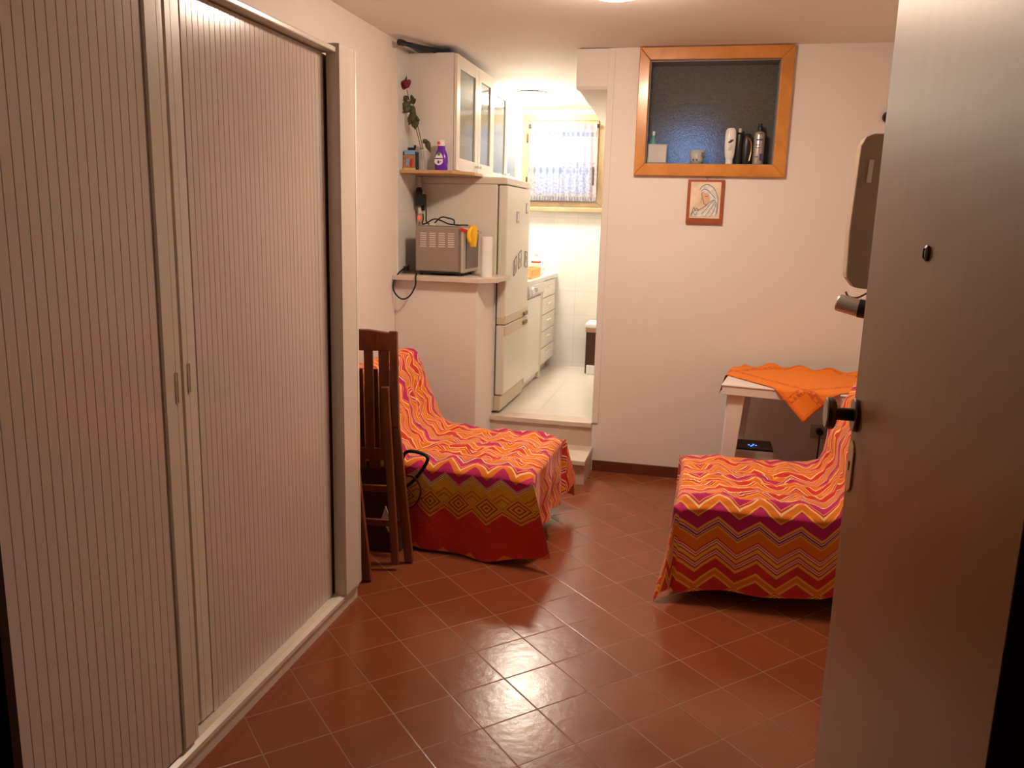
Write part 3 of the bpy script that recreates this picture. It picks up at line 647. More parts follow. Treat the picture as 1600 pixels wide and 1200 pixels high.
# ============================================================ KITCHEN CABINET, FRIDGE
cz0, cz1 = 1.782, 2.430
cab = thing('wall_cabinet', 'white wall cabinet with glazed doors above the fridge', 'cabinet', (-1.6, 5.3, cz0))
MB().box(XL+.008, -1.468, 4.70, 4.716, cz0, cz1).box(XL+.008, -1.468, 6.30, 6.316, cz0, 2.375).box(XL+.008, -1.468, 4.716, 5.60, cz1-.016, cz1).box(XL+.008, -1.468, 4.716, 6.30, cz0, cz0+.016).box(XL+.008, XL+.014, 4.716, 5.6, cz0+.016, cz1-.016).box(XL+.014, -1.475, 5.52, 5.53, cz0+.016, cz1-.016).box(XL+.008, -1.468, 5.60, 6.30, 2.36, 2.375).build('carcass', white, cab)
MB().box(XL+.014, -1.48, 4.716, 5.52, 2.0, 2.012).box(XL+.014, -1.48, 4.716, 5.52, 2.21, 2.222).build('shelf', white, cab)
def gdoor(y0, y1, ky, z1=cz1-.004, w=.062):
    z0 = cz0+.001
    d = MB(); x0, x1 = -1.466, -1.447
    d.box(x0, x1, y0, y0+w, z0, z1).box(x0, x1, y1-w, y1, z0, z1).box(x0, x1, y0+w, y1-w, z0, z0+w+.01).box(x0, x1, y0+w, y1-w, z1-w-.01, z1)
    d = d.build('door', creamf, cab, bevel=.002)
    MB().box(x0+.006, x0+.010, y0+w, y1-w, z0+w+.01, z1-w-.01).build('door_glass', cabglass, d)
    MB().lathe([(.001, .022), (.010, .020), (.011, .014), (.006, .008), (.006, 0)], (x1, ky, z0+.045), 16, axis='x').build('knob', whitep, d, smooth=True)
gdoor(4.702, 5.155, 5.125); gdoor(5.160, 5.52, 5.19)
gdoor(5.524, 5.91, 5.87, 2.37, .03); gdoor(5.914, 6.30, 5.95, 2.37, .03)
cups = thing('glass_bowl', 'glass bowl inside the glazed wall cabinet', 'bowl', (-1.6, 4.95, 2.012))
MB().lathe([(.02, 0), (.05, .03), (.06, .07), (.057, .07), (.047, .032), (.018, .004)], (-1.6, 4.95, 2.0125), 20).build('bowl_body', glass, cups, smooth=True)
pp_ = thing('dish_stack', 'stack of white dishes inside the glazed wall cabinet', 'dishes', (-1.6, 5.32, cz0+.016))
for k in range(6): MB().lathe([(.04, 0), (.09, .012), (.088, .014), (.038, .003)], (-1.6, 5.34, cz0+.017+k*.009), 24).build('plate', whitep, pp_, smooth=True)
# rolled umbrella on the cabinet
um = thing('folded_umbrella', 'dark blue folded umbrella lying on top of the wall cabinet', 'umbrella', (-1.58, 4.72, cz1))
nav = mat('navy_fabric', (.012, .018, .035), .7)
MB().tube([(-1.685, 4.46, 2.436), (-1.66, 4.52, 2.437), (-1.62, 4.62, 2.439), (-1.54, 4.78, 2.445), (-1.50, 4.88, 2.446)], [.012, .013, .014, .015, .012], 12).build('canopy', nav, um, smooth=True)
MB().tube([(-1.698, 4.43, 2.4355), (-1.68, 4.47, 2.436)], [.017, .016], 14).build('handle', dark, um, bevel=.004)
MB().box(-1.60, -1.49, 4.70, 4.86, 2.431, 2.452).build('loose_fold', nav, um, bevel=.008)

shf = MB().prism([(XL+.01, 4.555), (-1.43, 4.555), (-1.34, 4.72), (-1.34, 4.90), (XL+.01, 4.90)], 1.755, 1.773).build('wall_shelf', shelfwood, bevel=.002)
tag(shf, 'pine corner shelf holding the rose and purple bottle', 'shelf')

fr = thing('fridge', 'tall cream two-door fridge-freezer with magnets at the kitchen entrance', 'fridge', (-1.48, 5.22, .3))
FY0, FY1, FZ = 4.895, 5.555, 1.745
MB().box(XL+.012, -1.245, FY0, FY1, .315, FZ-.03).build('cabinet_body', fridgew, fr, bevel=.006)
MB().box(XL+.012, -1.185, FY0-.004, FY1+.004, FZ-.03, FZ+.012).build('top_panel', mat('fridge_top', (.72, .65, .54), .4), fr, bevel=.008, seg=3)
fd = MB().box(-1.238, -1.182, FY0+.004, FY1, .905, FZ-.035).build('door', fridgew, fr, bevel=.010, seg=3)
MB().box(-1.236, -1.178, FY0+.006, FY1, .868, .925).build('door_trim', beige, fd, bevel=.004)
fz = MB().box(-1.238, -1.182, FY0+.004, FY1, .42, .862).build('door', fridgew, fr, bevel=.010, seg=3)
MB().box(-1.236, -1.178, FY0+.006, FY1, .795, .855).build('door_trim', beige, fz, bevel=.004)
for z in (.885, .825): MB().box(-1.180, -1.168, 5.40, 5.52, z-.014, z+.012).box(-1.168, -1.164, 5.42, 5.50, z-.008, z+.004).build('handle', mat('handle_bronze', (.25, .19, .13), .35, metal=.6), fd if z > .86 else fz, bevel=.003)
MB().box(-1.243, -1.20, FY0+.004, FY1, .318, .412).build('plinth', beige, fr, bevel=.004)
for y in (FY0+.05, FY1-.05): MB().lathe([(.02, 0), (.02, .016)], (-1.30, y, .3), 12).build('foot', dark, fr)
mk = mat('magnet_ink', (.10, .09, .08), .5); mkb = mat('magnet_face', (.62, .59, .52), .5)
def magnet(y, z, w, h, label, skew=0., fill=mkb):
    q = [(y-w/2, z-h/2), (y+w/2, z-h/2+skew), (y+w/2, z+h/2+skew), (y-w/2, z+h/2)]
    t = thing('fridge_magnet', label, 'magnet', (-1.182, y, z-h/2), 'magnets on the fridge door')
    MB().prism(q, -1.182, -1.178, 'x').build('magnet_face', fill, t)
    b_ = MB()
    for i, (a, c) in enumerate(zip(q, q[1:]+q[:1])):
        b_.bar((-1.1775, *a), (-1.1775, *c), .002, .004)
    b_.build('magnet_outline', mk, t)
    MB().tube([(-1.1775, y-w*.12, z-h*.25), (-1.1775, y+w*.18, z+h*.02), (-1.1775, y-w*.08, z+h*.2), (-1.1775, y-w*.2, z-.1*h)], .0013, 5).build('magnet_drawing', mk, t)
magnet(5.135, 1.205, .07, .095, 'dark-outlined tilted magnet on the fridge, leftmost of the row of three', .03)
magnet(5.265, 1.245, .07, .10, 'dark-outlined tilted magnet on the fridge, middle of the row of three', .02)
magnet(5.455, 1.255, .07, .10, 'dark-outlined tilted magnet on the fridge, rightmost of the row of three', -.01)
def magnet2(y, z, label):
    t = thing('fridge_magnet', label, 'magnet', (-1.182, y, z-.03), 'magnets on the fridge door')
    MB().box(-1.182, -1.177, y-.03, y+.03, z-.035, z+.035).build('magnet_face', mat('magnet_grey', (.42, .42, .42), .4), t, bevel=.001)
    MB().box(-1.177, -1.176, y-.015, y+.015, z-.022, z+.024).build('magnet_print', paper, t)
magnet2(5.18, 1.525, 'small grey rectangular magnet on the upper fridge door')
magnet2(5.45, 1.585, 'small grey rectangular magnet highest on the fridge door')

# ============================================================ ON THE SHELF
SH = 1.773
sy_ = 4.63
bx = thing('picture_box', 'small blue box with a red picture at the left end of the pine shelf', 'box', (-1.705, sy_, SH))
MB().box(-1.742, -1.662, sy_-.02, sy_+.03, SH, SH+.105).build('box_body', mat('box_dark', (.03, .04, .06), .5), bx, bevel=.002)
MB().box(-1.738, -1.666, sy_-.022, sy_-.02, SH+.012, SH+.085).build('printed_face', mat('print_brown', (.42, .18, .09), .5, var=.35, vscale=70), bx)
MB().box(-1.738, -1.664, sy_-.0225, sy_-.02, SH, SH+.013).build('gold_base', mat('straw', (.70, .52, .22), .5), bx)
MB().box(-1.733, -1.668, sy_-.024, sy_+.025, SH+.086, SH+.112).build('blue_top', mat('sky_blue', (.22, .40, .62), .5), bx, bevel=.004)
MB().prism([(-1.722, SH+.03), (-1.705, SH+.022), (-1.700, SH+.062), (-1.718, SH+.068)], sy_-.0235, sy_-.022, 'y').build('blue_figure', mat('figure_blue', (.20, .38, .65), .5), bx)
MB().prism([(-1.698, SH+.016), (-1.684, SH+.014), (-1.681, SH+.05), (-1.689, SH+.07), (-1.699, SH+.052)], sy_-.0235, sy_-.022, 'y').build('red_figure', mat('figure_red', (.45, .05, .03), .5), bx)
MB().box(-1.715, -1.690, sy_-.012, sy_+.012, SH+.112, SH+.128).tube([(-1.684, sy_, SH+.112), (-1.676, sy_, SH+.128), (-1.674, sy_, SH+.142)], .007, 8).build('clip', blackrub, bx)

vs = thing('glass_vase', 'narrow clear glass holding the dried rose on the pine shelf', 'vase', (-1.625, sy_, SH))
MB().lathe([(.001, .001), (.022, .001), (.024, .01), (.026, .115), (.0245, .115), (.022, .012), (.001, .008)], (-1.625, sy_, SH), 24).build('vase_body', glass, vs, smooth=True)
rs = thing('dried_rose', 'dried dark red rose with drooping leaves leaning in the glass vase', 'flower', (-1.625, sy_, SH+.012))
stm = mat('stem_brown', (.10, .07, .03), .6); lfm = mat('leaf_olive', (.07, .075, .025), .6, var=.3, vscale=30)
s1 = spline([(-1.625, sy_, SH+.012), (-1.640, sy_-.002, SH+.13), (-1.672, sy_-.005, SH+.25), (-1.700, sy_-.008, SH+.36), (-1.722, sy_-.01, SH+.447)], 8)
s2 = spline([(-1.612, sy_, SH+.012), (-1.628, sy_+.004, SH+.12), (-1.658, sy_+.004, SH+.24), (-1.680, sy_, SH+.33), (-1.690, sy_-.002, SH+.40)], 8)
MB().tube(s1, .0026, 6).build('stem', stm, rs); MB().tube(s2, .0026, 6).build('stem', stm, rs)
def leaf(p, d, ln, w, droop=0., m_=lfm):
    p = Vector(p); d = Vector(d).normalized(); sd = d.cross(Vector((0, 1, .2))).normalized()
    def f(a, b_):
        ww = 1.35*w*math.sin(PI*min(.98, a**.8+.02))*(b_-.5)*2
        return p+d*ln*a+sd*ww+Vector((0, .25*abs(ww)-.004, 0))+Vector((0, 0, -droop*a*a))+Vector((0, .004*math.sin(a*9), 0))
    MB().grid(f, 7, 4).build('leaf', m_, rs, smooth=True, solid=.0008)
for p, d, ln, w, dr_ in (((-1.70, sy_-.008, SH+.37), (.7, -.1, .7), .05, .013, .01), ((-1.705, sy_-.01, SH+.38), (-.6, -.2, -.5), .06, .015, .01), ((-1.70, sy_-.01, SH+.36), (.4, 0, -.8), .065, .016, .0),
    ((-1.697, sy_-.01, SH+.345), (-.7, -.3, -.2), .05, .014, .015), ((-1.69, sy_-.01, SH+.33), (.2, -.3, -.9), .07, .018, 0), ((-1.685, sy_-.008, SH+.31), (-.3, -.2, -.9), .065, .017, 0), ((-1.675, sy_-.01, SH+.29), (.6, -.2, .1), .04, .016, .02),
    ((-1.672, sy_-.01, SH+.28), (.1, -.2, -1), .055, .018, 0), ((-1.628, sy_, SH+.155), (.8, -.1, .55), .035, .010, .0), ((-1.606, sy_, SH+.172), (.35, 0, -1), .075, .013, 0), ((-1.70, sy_-.012, SH+.40), (.55, -.2, .15), .045, .014, .03),
    ((-1.712, sy_-.012, SH+.41), (-.9, -.1, -.8), .04, .012, 0)):
    leaf(p, d, ln, w, dr_)
rb = MB(); ce = Vector((-1.727, sy_-.012, SH+.452)); ax = Vector((-.28, -.15, .95)).normalized(); e1 = ax.orthogonal().normalized(); e2 = ax.cross(e1)
for k in range(11):
    r0 = .008+.0023*k; a0 = k*2.4
    def f(a, b_, r0=r0, a0=a0, k=k):
        an = a0+(a-.5)*2.2; rr = r0*(.65+.55*math.sin(b_*PI*.62))+(.005*b_*b_ if k > 6 else 0)
        return ce+(e1*math.cos(an)+e2*math.sin(an))*rr+ax*(b_*(.048-.0008*k)*(1-.25*abs(a-.5)*2))
    rb.grid(f, 7, 6)
rb.build('rose_bloom', mat('dried_red', (.16, .008, .03), .6), rs, smooth=True, keepn=True, solid=.0008)
leaf(ce, (-1, -.1, .3), .035, .008, 0); leaf(ce+Vector((0, 0, .02)), (.1, 0, 1), .05, .006, 0)

pb_ = thing('cleaner_bottle', 'purple household bottle with a white cap and pale label on the pine shelf', 'bottle', (-1.515, sy_, SH))
MB().lathe([(.001, 0), (.034, 0), (.037, .006), (.040, .05), (.039, .078), (.032, .102), (.023, .118), (.022, .138), (.001, .138)], (-1.515, sy_, SH), 32, 1., .62).build('bottle_body', purple, pb_, smooth=True)
MB().lathe([(.001, .138), (.021, .138), (.021, .168), (.019, .171), (.001, .171)], (-1.515, sy_, SH), 28, 1., .7).build('cap', mat('cap_white', (.85, .80, .78), .35), pb_, bevel=.001)
def dsk(x, z, rx, rz, y, m_, name, sub=pb_): 
    MB().prism([(x+rx*math.cos(k*PI/12), z+rz*math.sin(k*PI/12)) for k in range(24)], y, y+.001, 'y').build(name, m_, sub)
dsk(-1.527, SH+.153, .010, .009, sy_-.0162, mat('tag_red', (.75, .06, .05), .4), 'cap_logo')
lw = mat('label_white', (.80, .74, .82), .4)
MB().prism([(-1.545, SH+.070), (-1.538, SH+.085), (-1.529, SH+.098), (-1.511, SH+.098), (-1.502, SH+.085), (-1.497, SH+.070)], sy_-.0262, sy_-.0250, 'y').build('label_upper', lw, pb_)
MB().prism([(-1.546, SH+.064), (-1.548, SH+.045), (-1.538, SH+.035), (-1.524, SH+.030), (-1.508, SH+.034), (-1.498, SH+.045), (-1.497, SH+.064)], sy_-.0268, sy_-.0256, 'y').build('label_lower', lw, pb_)
dsk(-1.522, SH+.092, .010, .010, sy_-.0272, mat('leaf_green', (.10, .28, .06), .4), 'round_logo')
MB().box(-1.530, -1.518, sy_-.0275, sy_-.0267, SH+.040, SH+.056).box(-1.5145, -1.508, sy_-.0275, sy_-.0267, SH+.047, SH+.052).build('label_print', mat('print_violet', (.12, .04, .25), .4), pb_)

# ============================================================ POWER STRIP, OVEN, LEDGE THINGS
tr = MB().box(XL+.008, -1.722, 4.835, 4.880, 1.40, 1.752).build('trim_8', mat('trunking', (.66, .60, .55), .5), bevel=.002); tr['kind'] = 'structure'
ps = thing('power_strip', 'white power strip with black plugs and a red switch, hung below the pine shelf', 'power strip', (-1.70, 4.82, 1.50))
MB().box(-1.720, -1.690, 4.812, 4.834, 1.48, 1.66).build('strip_body', whitep, ps, bevel=.003)
MB().box(-1.722, -1.665, 4.770, 4.812, 1.575, 1.645).lathe([(.018, 0), (.022, .02), (.014, .045)], (-1.705, 4.79, 1.64), 12).build('adapter', dark, ps, bevel=.004)
MB().box(-1.712, -1.688, 4.790, 4.812, 1.53, 1.572).build('white_plug', whitep, ps, bevel=.003)
MB().lathe([(.011, 0), (.013, .02), (.008, .03)], (-1.682, 4.795, 1.548), 12).build('small_plug', dark, ps)
MB().box(-1.720, -1.706, 4.806, 4.812, 1.495, 1.515).build('switch', mat('switch_red', (.8, .05, .02), .3, emis=(1, .06, .02), es=1.2), ps)
cb = MB().tube(spline([(-1.676, 4.775, 1.53), (-1.674, 4.775, 1.50), (-1.680, 4.78, 1.47), (-1.66, 4.79, 1.474), (-1.60, 4.76, 1.50), (-1.55, 4.74, 1.492), (-1.50, 4.74, 1.474), (-1.44, 4.74, 1.469)]), .0042, 7)
cb.tube(spline([(-1.655, 4.765, 1.60), (-1.652, 4.765, 1.53), (-1.650, 4.77, 1.48), (-1.60, 4.74, 1.471), (-1.545, 4.72, 1.51), (-1.50, 4.72, 1.508), (-1.46, 4.71, 1.496), (-1.45, 4.70, 1.470), (-1.40, 4.70, 1.470), (-1.36, 4.66, 1.470)]), .0042, 7)
cb = cb.build('power_cable', blackrub, smooth=True); tag(cb, 'black cables tangled on top of the mini oven below the power strip', 'cable')

ov = thing('mini_oven', 'stainless steel mini oven with vent slots on the half wall ledge', 'oven', (-1.5, 4.69, 1.178))
ox0, ox1, oy0, oy1, oz0, oz1 = -1.648, -1.372, 4.56, 4.86, 1.200, 1.462
sh_ = MB().box(ox0, ox1, oy0+.004, oy1, oz0, oz1).build('housing', steel, ov, bevel=.010, seg=3)
MB().box(ox0+.012, ox1-.010, oy0, oy0+.004, oz0+.006, oz1-.010).build('side_panel', mat('steel_panel', (.36, .30, .26), .35, metal=.8), ov, bevel=.002)
slot = mat('slot_light', (.78, .72, .64), .3, metal=.5)
for c_ in range(4):
    for r_ in range(7):
        x0 = ox0+.032+c_*.056
        MB().box(x0, x0+.038, oy0-.0015, oy0+.0005, oz1-.045-r_*.0125, oz1-.045-r_*.0125+.005).build('vent_slot', slot, sh_)
ff = MB().box(ox1, ox1+.022, oy0+.002, oy1, oz0-.002, oz1-.004).build('front_frame', mat('steel_bright', (.62, .57, .51), .3, metal=.7), ov, bevel=.005)
MB().box(ox1+.022, ox1+.026, oy0+.035, oy1-.012, oz0+.02, oz1-.02).build('oven_glass', mat('oven_glass', (.10, .07, .05), .08, spec=.8), ov)
MB().tube([(ox1+.045, oy0+.06, oz1-.035), (ox1+.045, oy1-.03, oz1-.035)], .006, 10).build('handle', chrome, ov)
for x in (ox0+.03, ox1-.02):
    for y in (oy0+.03, oy1-.03): MB().lathe([(.012, 0), (.014, .026)], (x, y, 1.178), 12).build('foot', dark, ov)
MB().box(ox0+.02, ox1-.01, oy0+.01, oy1-.02, 1.190, 1.201).build('crumb_tray', dark, ov)
kn = MB().box(-1.575, -1.545, 4.60, 4.63, 1.4625, 1.477).build('timer_plug', mat('cream_plug', (.72, .66, .52), .4), bevel=.003)
tag(kn, 'small cream plug lying on the mini oven', 'plug')
# oven cloth
gl = thing('oven_mitt', 'yellow oven mitt with red trim hanging from the front corner of the mini oven', 'oven mitt', (-1.33, 4.60, 1.35))
def mitt(a, b_):
    an = a*2*PI; h = b_; r = .027*(1-.45*h*h)+.007*math.sin(3*an+4*h)*h
    return Vector((-1.306+math.cos(an)*r*.90+.006*h, 4.585+math.sin(an)*r*.9, 1.468-.118*h))
MB().grid(mitt, 20, 10).lathe([(.026, 0), (.001, .004)], (-1.306, 4.585, 1.468), 20).build('mitt_body', yellow, gl, smooth=True)
MB().tube(spline([(-1.306, 4.565, 1.455), (-1.318, 4.548, 1.43), (-1.318, 4.546, 1.40), (-1.312, 4.552, 1.375)]), [.012]*8+[.013]*8+[.012]*6+[.009]*3, 10).build('thumb', yellow, gl, smooth=True)
MB().bar((-1.375, 4.563, 1.447), (-1.335, 4.556, 1.435), .012, .02).bar((-1.31, 4.60, 1.432), (-1.285, 4.61, 1.412), .012, .014).build('red_trim', redc, gl, bevel=.004)
pr = MB().lathe([(.012, .230), (.012, .002), (.033, .0), (.034, .002), (.034, .228), (.033, .230), (.012, .230)], (-1.232, 4.62, 1.178), 28).build('paper_towel_roll', paper, smooth=False)
tag(pr, 'white kitchen paper roll standing at the right end of the half wall ledge', 'paper roll')
pd = thing('power_lead', 'black lead plugged in by the ledge and looping down over its front edge', 'cable', (-1.66, 4.45, 1.05))
MB().tube(spline([(-1.640, 4.548, 1.186), (-1.615, 4.50, 1.188), (-1.603, 4.448, 1.175), (-1.605, 4.445, 1.12), (-1.640, 4.44, 1.060), (-1.690, 4.445, 1.045), (-1.735, 4.45, 1.085), (-1.738, 4.455, 1.14), (-1.722, 4.50, 1.192), (-1.718, 4.60, 1.215)], 10), .0045, 8).build('lead', blackrub, pd, smooth=True)
MB().box(-1.730, -1.706, 4.585, 4.625, 1.195, 1.222).tube([(-1.712, 4.61, 1.215), (-1.700, 4.60, 1.235)], .006, 8).build('plug', dark, pd, bevel=.004)

# ============================================================ KITCHEN UNITS
kx = -1.20
dw = thing('washing_machine', 'white front-loading appliance with a control panel beside the fridge', 'washing machine', (-1.47, 5.88, .3))
MB().box(XL+.012, kx-.02, 5.60, 6.14, .32, 1.05).build('housing', white, dw, bevel=.004)
MB().box(kx-.02, kx-.002, 5.605, 6.135, .36, .955).build('door', white, dw, bevel=.006)
dp = MB().prism([(kx-.03, .965), (kx+.005, .965), (kx+.028, .985), (kx+.016, 1.055), (kx-.03, 1.055)], 5.60, 6.14, 'y')
dp = dp.build('control_panel', mat('panel_grey', (.60, .58, .55), .4), dw, bevel=.003)
MB().lathe([(.001, .018), (.03, .014), (.03, 0)], (kx+.020, 5.70, 1.015), 20, axis='x').build('dial', whitep, dp)
MB().box(kx+.020, kx+.026, 5.80, 5.88, 1.0, 1.03).build('display', mat('panel_mid', (.35, .35, .36), .4), dp)
MB().box(XL+.02, kx-.04, 5.62, 6.12, .30, .322).build('plinth', beige, dw)
cp = MB().box(XL+.012, kx-.03, 6.142, 6.215, .30, 1.05).box(kx-.03, kx-.004, 6.145, 6.215, .31, 1.05).build('filler_panel', mat('filler_cream', (.66, .60, .48), .45), bevel=.003)
tag(cp, 'narrow cream filler panel between the appliance and the drawers', 'panel')
du = thing('drawer_unit', 'white kitchen unit with five drawers at the far end of the worktop', 'cabinet', (-1.47, 6.48, .3))
MB().box(XL+.012, kx-.02, 6.22, 6.76, .38, 1.05).box(XL+.012, kx-.07, 6.22, 6.76, .30, .38).build('carcass', white, du)
for k in range(5):
    z0 = .392+k*.132
    d_ = MB().box(kx-.02, kx-.002, 6.223, 6.757, z0, z0+.126).build('drawer', white, du, bevel=.003)
    MB().box(kx-.002, kx+.014, 6.40, 6.56, z0+.070, z0+.082).build('handle', mat('handle_white', (.9, .88, .84), .2), d_, bevel=.003)
wt = MB().box(XL+.012, kx+.012, 5.575, 6.775, 1.055, 1.09).build('worktop', mat('worktop_white', (.74, .72, .68), .3, var=.04), bevel=.004)
tag(wt, 'pale kitchen worktop over the appliance and drawers', 'worktop')
bk = thing('plastic_basket', 'yellow slotted plastic basket on the kitchen worktop', 'basket', (-1.32, 5.98, 1.09))
ybm = mat('basket_yellow', (.80, .52, .20), .4)
bx0, bx1, by0, by1 = -1.43, -1.215, 5.82, 6.16
m_ = MB().box(bx0, bx1, by0, by1, 1.091, 1.097).box(bx0, bx1, by0, by1+.0, 1.150, 1.165)
m_.bm.free(); m_ = MB().box(bx0, bx1, by0, by1, 1.091, 1.097)
for z0, z1 in ((1.097, 1.107), (1.150, 1.166)): m_.box(bx0, bx1, by0, by0+.006, z0, z1).box(bx0, bx1, by1-.006, by1, z0, z1).box(bx0, bx0+.006, by0+.006, by1-.006, z0, z1).box(bx1-.006, bx1, by0+.006, by1-.006, z0, z1)
for k in range(9): y = by0+.0+k*(by1-by0-.016)/8; m_.box(bx1-.006, bx1, y, y+.016, 1.107, 1.150).box(bx0, bx0+.006, y, y+.016, 1.107, 1.150)
for k in range(7): x = bx0+.006+k*(bx1-bx0-.028)/6; m_.box(x, x+.014, by0, by0+.006, 1.107, 1.150).box(x, x+.014, by1-.006, by1, 1.107, 1.150)
m_.build('basket_body', ybm, bk, bevel=.001)
wp = mat('bottle_white', (.85, .84, .82), .35)
bottle('soap_bottle', 'white bottle with a brown mark standing in the yellow basket', 'bottle', -1.29, 5.88, 1.098, [(.001, 0), (.03, 0), (.032, .10), (.018, .14), (.012, .15), (.001, .15)], wp, [(.001, .15), (.013, .15), (.013, .18), (.001, .18)], wp, 1, 1, (.06, .085, .0325, mat('mark_brown', (.25, .10, .06), .5)))
bottle('soap_bottle', 'tall white bottle at the middle of the yellow basket', 'bottle', -1.30, 5.98, 1.098, [(.001, 0), (.03, 0), (.03, .13), (.014, .17), (.010, .19), (.001, .19)], wp, [(.001, .19), (.012, .19), (.012, .215), (.001, .215)], wp)
bottle('detergent_bottle', 'white detergent bottle with a red mark behind the yellow basket', 'bottle', -1.27, 6.25, 1.09, [(.001, 0), (.04, 0), (.042, .09), (.022, .13), (.015, .15), (.001, .15)], wp, [(.001, .15), (.016, .15), (.016, .17), (.001, .17)], wp, 1, 1, (.10, .112, .038, redc))
pbag = MB()
def bagf(a, b_): an = a*2*PI; h = b_; r = .065*math.sin(PI*(.12+.80*h))**.6*(1+.18*noise.noise(Vector((math.cos(an)*2, math.sin(an)*2, h*3)))); return Vector((-1.29+math.cos(an)*r, 6.40+math.sin(an)*r, 1.091+.10*h))
pbag.grid(bagf, 24, 10); pb2 = pbag.build('plastic_bag', wp, smooth=True); tag(pb2, 'crumpled white bag on the worktop at the far right', 'bag')
# curtain
cm = bpy.data.materials.new('lace_curtain'); cm.use_nodes = True; nt = cm.node_tree; b0 = nt.nodes['Principled BSDF']
uv = node(nt, 'UVMap'); uv.uv_map = 'UVMap'; sp = node(nt, 'SeparateXYZ'); nt.links.new(uv.outputs[0], sp.inputs[0])
vo = node(nt, 'TexVoronoi'); vo.inputs['Scale'].default_value = 26; nt.links.new(uv.outputs[0], vo.inputs['Vector'])
nz = node(nt, 'TexNoise'); nz.inputs['Scale'].default_value = 55; nz.inputs['Detail'].default_value = 2; nt.links.new(uv.outputs[0], nz.inputs['Vector'])
V = sp.outputs[1]; U = sp.outputs[0]
low = mth(nt, 'MULTIPLY', mth(nt, 'LESS_THAN', V, .30), mth(nt, 'GREATER_THAN', nz.outputs['Fac'], .54))
top_ = mth(nt, 'MULTIPLY', mth(nt, 'MULTIPLY', mth(nt, 'GREATER_THAN', V, .50), mth(nt, 'LESS_THAN', V, .535)), mth(nt, 'LESS_THAN', mth(nt, 'PINGPONG', U, .022), .014))
hem_ = mth(nt, 'MULTIPLY', mth(nt, 'LESS_THAN', V, .03), mth(nt, 'LESS_THAN', mth(nt, 'PINGPONG', U, .012), .006))
# drop-shaped motifs at mid height
mu = mth(nt, 'ABSOLUTE', mth(nt, 'SUBTRACT', mth(nt, 'PINGPONG', mth(nt, 'ADD', U, .03), .058), .029)); mv = mth(nt, 'ABSOLUTE', mth(nt, 'SUBTRACT', V, .235))
dro = mth(nt, 'LESS_THAN', mth(nt, 'ADD', mth(nt, 'MULTIPLY', mu, 2.2), mv), .034)
pat = mth(nt, 'MINIMUM', mth(nt, 'ADD', mth(nt, 'ADD', mth(nt, 'MULTIPLY', low, .6), mth(nt, 'MULTIPLY', top_, .9)), mth(nt, 'ADD', hem_, mth(nt, 'MULTIPLY', dro, .9))), 1.)
nt.links.new(mixc(nt, pat, (.42, .43, .48), (.08, .11, .22)), b0.inputs['Base Color']); b0.inputs['Roughness'].default_value = .9
tr_ = node(nt, 'BsdfTranslucent'); tr_.inputs[0].default_value = (.75, .82, .95, 1); mx = node(nt, 'MixShader'); mx.inputs[0].default_value = .35
tp2 = node(nt, 'BsdfTransparent'); mx2 = node(nt, 'MixShader'); mx2.inputs[0].default_value = .32
nt.links.new(b0.outputs[0], mx.inputs[1]); nt.links.new(tr_.outputs[0], mx.inputs[2]); nt.links.new(mx.outputs[0], mx2.inputs[1]); nt.links.new(tp2.outputs[0], mx2.inputs[2])
nt.links.new(mx2.outputs[0], nt.nodes['Material Output'].inputs[0])
ct = thing('lace_curtain', 'white lace curtain with blue drops across the kitchen window', 'curtain', (-1.18, YK-.07, 1.68))
def panel(x0, x1, seed, fl):
    def f(a, b_):
        z = 1.675+.60*b_; sp_ = 1+(1-b_)*.06
        x = x0+(x1-x0)*a; x = (x0+x1)/2+(x-(x0+x1)/2)*sp_+fl*(1-b_)
        y = YK-.075-.010*(1-b_)+.011*math.sin(a*34+seed)*(.6+.4*(1-b_))+.004*noise.noise(Vector((a*6, b_*4, seed)))
        return Vector((x, y, z+.005*math.sin(a*60)*(1 if b_ in (0, 1) else 0)))
    MB().grid(f, 90, 20, lambda a, b_: (a*abs(x1-x0)*1.15+seed, b_*.6)).build('curtain_panel', cm, ct, smooth=True)
panel(-1.44, -1.165, 0., -.012); panel(-1.20, -.905, 2.3, .012)
MB().tube([(-1.455, YK-.062, 2.258), (-.895, YK-.062, 2.258)], .005, 8).build('curtain_rod', palewood, ct)
for x in (-1.452, -.898): MB().box(x-.008, x+.008, YK-.072, YK-.046, 2.245, 2.272).build('rod_clip', dark, ct)

# bin
bn = thing('pedal_bin', 'brown waste bin with a white lid at the far right of the kitchen', 'bin', (-.76, 6.62, .3))
def rr(x0, x1, y0, y1, r=.03, n=5):
    out = []
    for cx_, cy_, a0 in ((x1-r, y0+r, -PI/2), (x1-r, y1-r, 0), (x0+r, y1-r, PI/2), (x0+r, y0+r, PI)):
        for k in range(n+1): a = a0+k*PI/2/n; out.append((cx_+r*math.cos(a), cy_+r*math.sin(a)))
    return out
MB().prism(rr(-.895, -.63, 6.50, 6.74), .302, .640).build('bin_body', mat('bin_brown', (.055, .018, .012), .45), bn)
MB().prism(rr(-.900, -.625, 6.495, 6.745), .640, .672).build('rim', mat('bin_rim', (.45, .25, .18), .5), bn)
MB().prism(rr(-.905, -.620, 6.49, 6.75), .672, .712).build('lid', paper, bn, bevel=.012, seg=3)
fl_ = MB().box(-.875, -.80, 6.465, 6.485, .302, .375).build('paper_carton', paper, bevel=.003); tag(fl_, 'small white carton standing on the kitchen floor before the bin', 'carton')

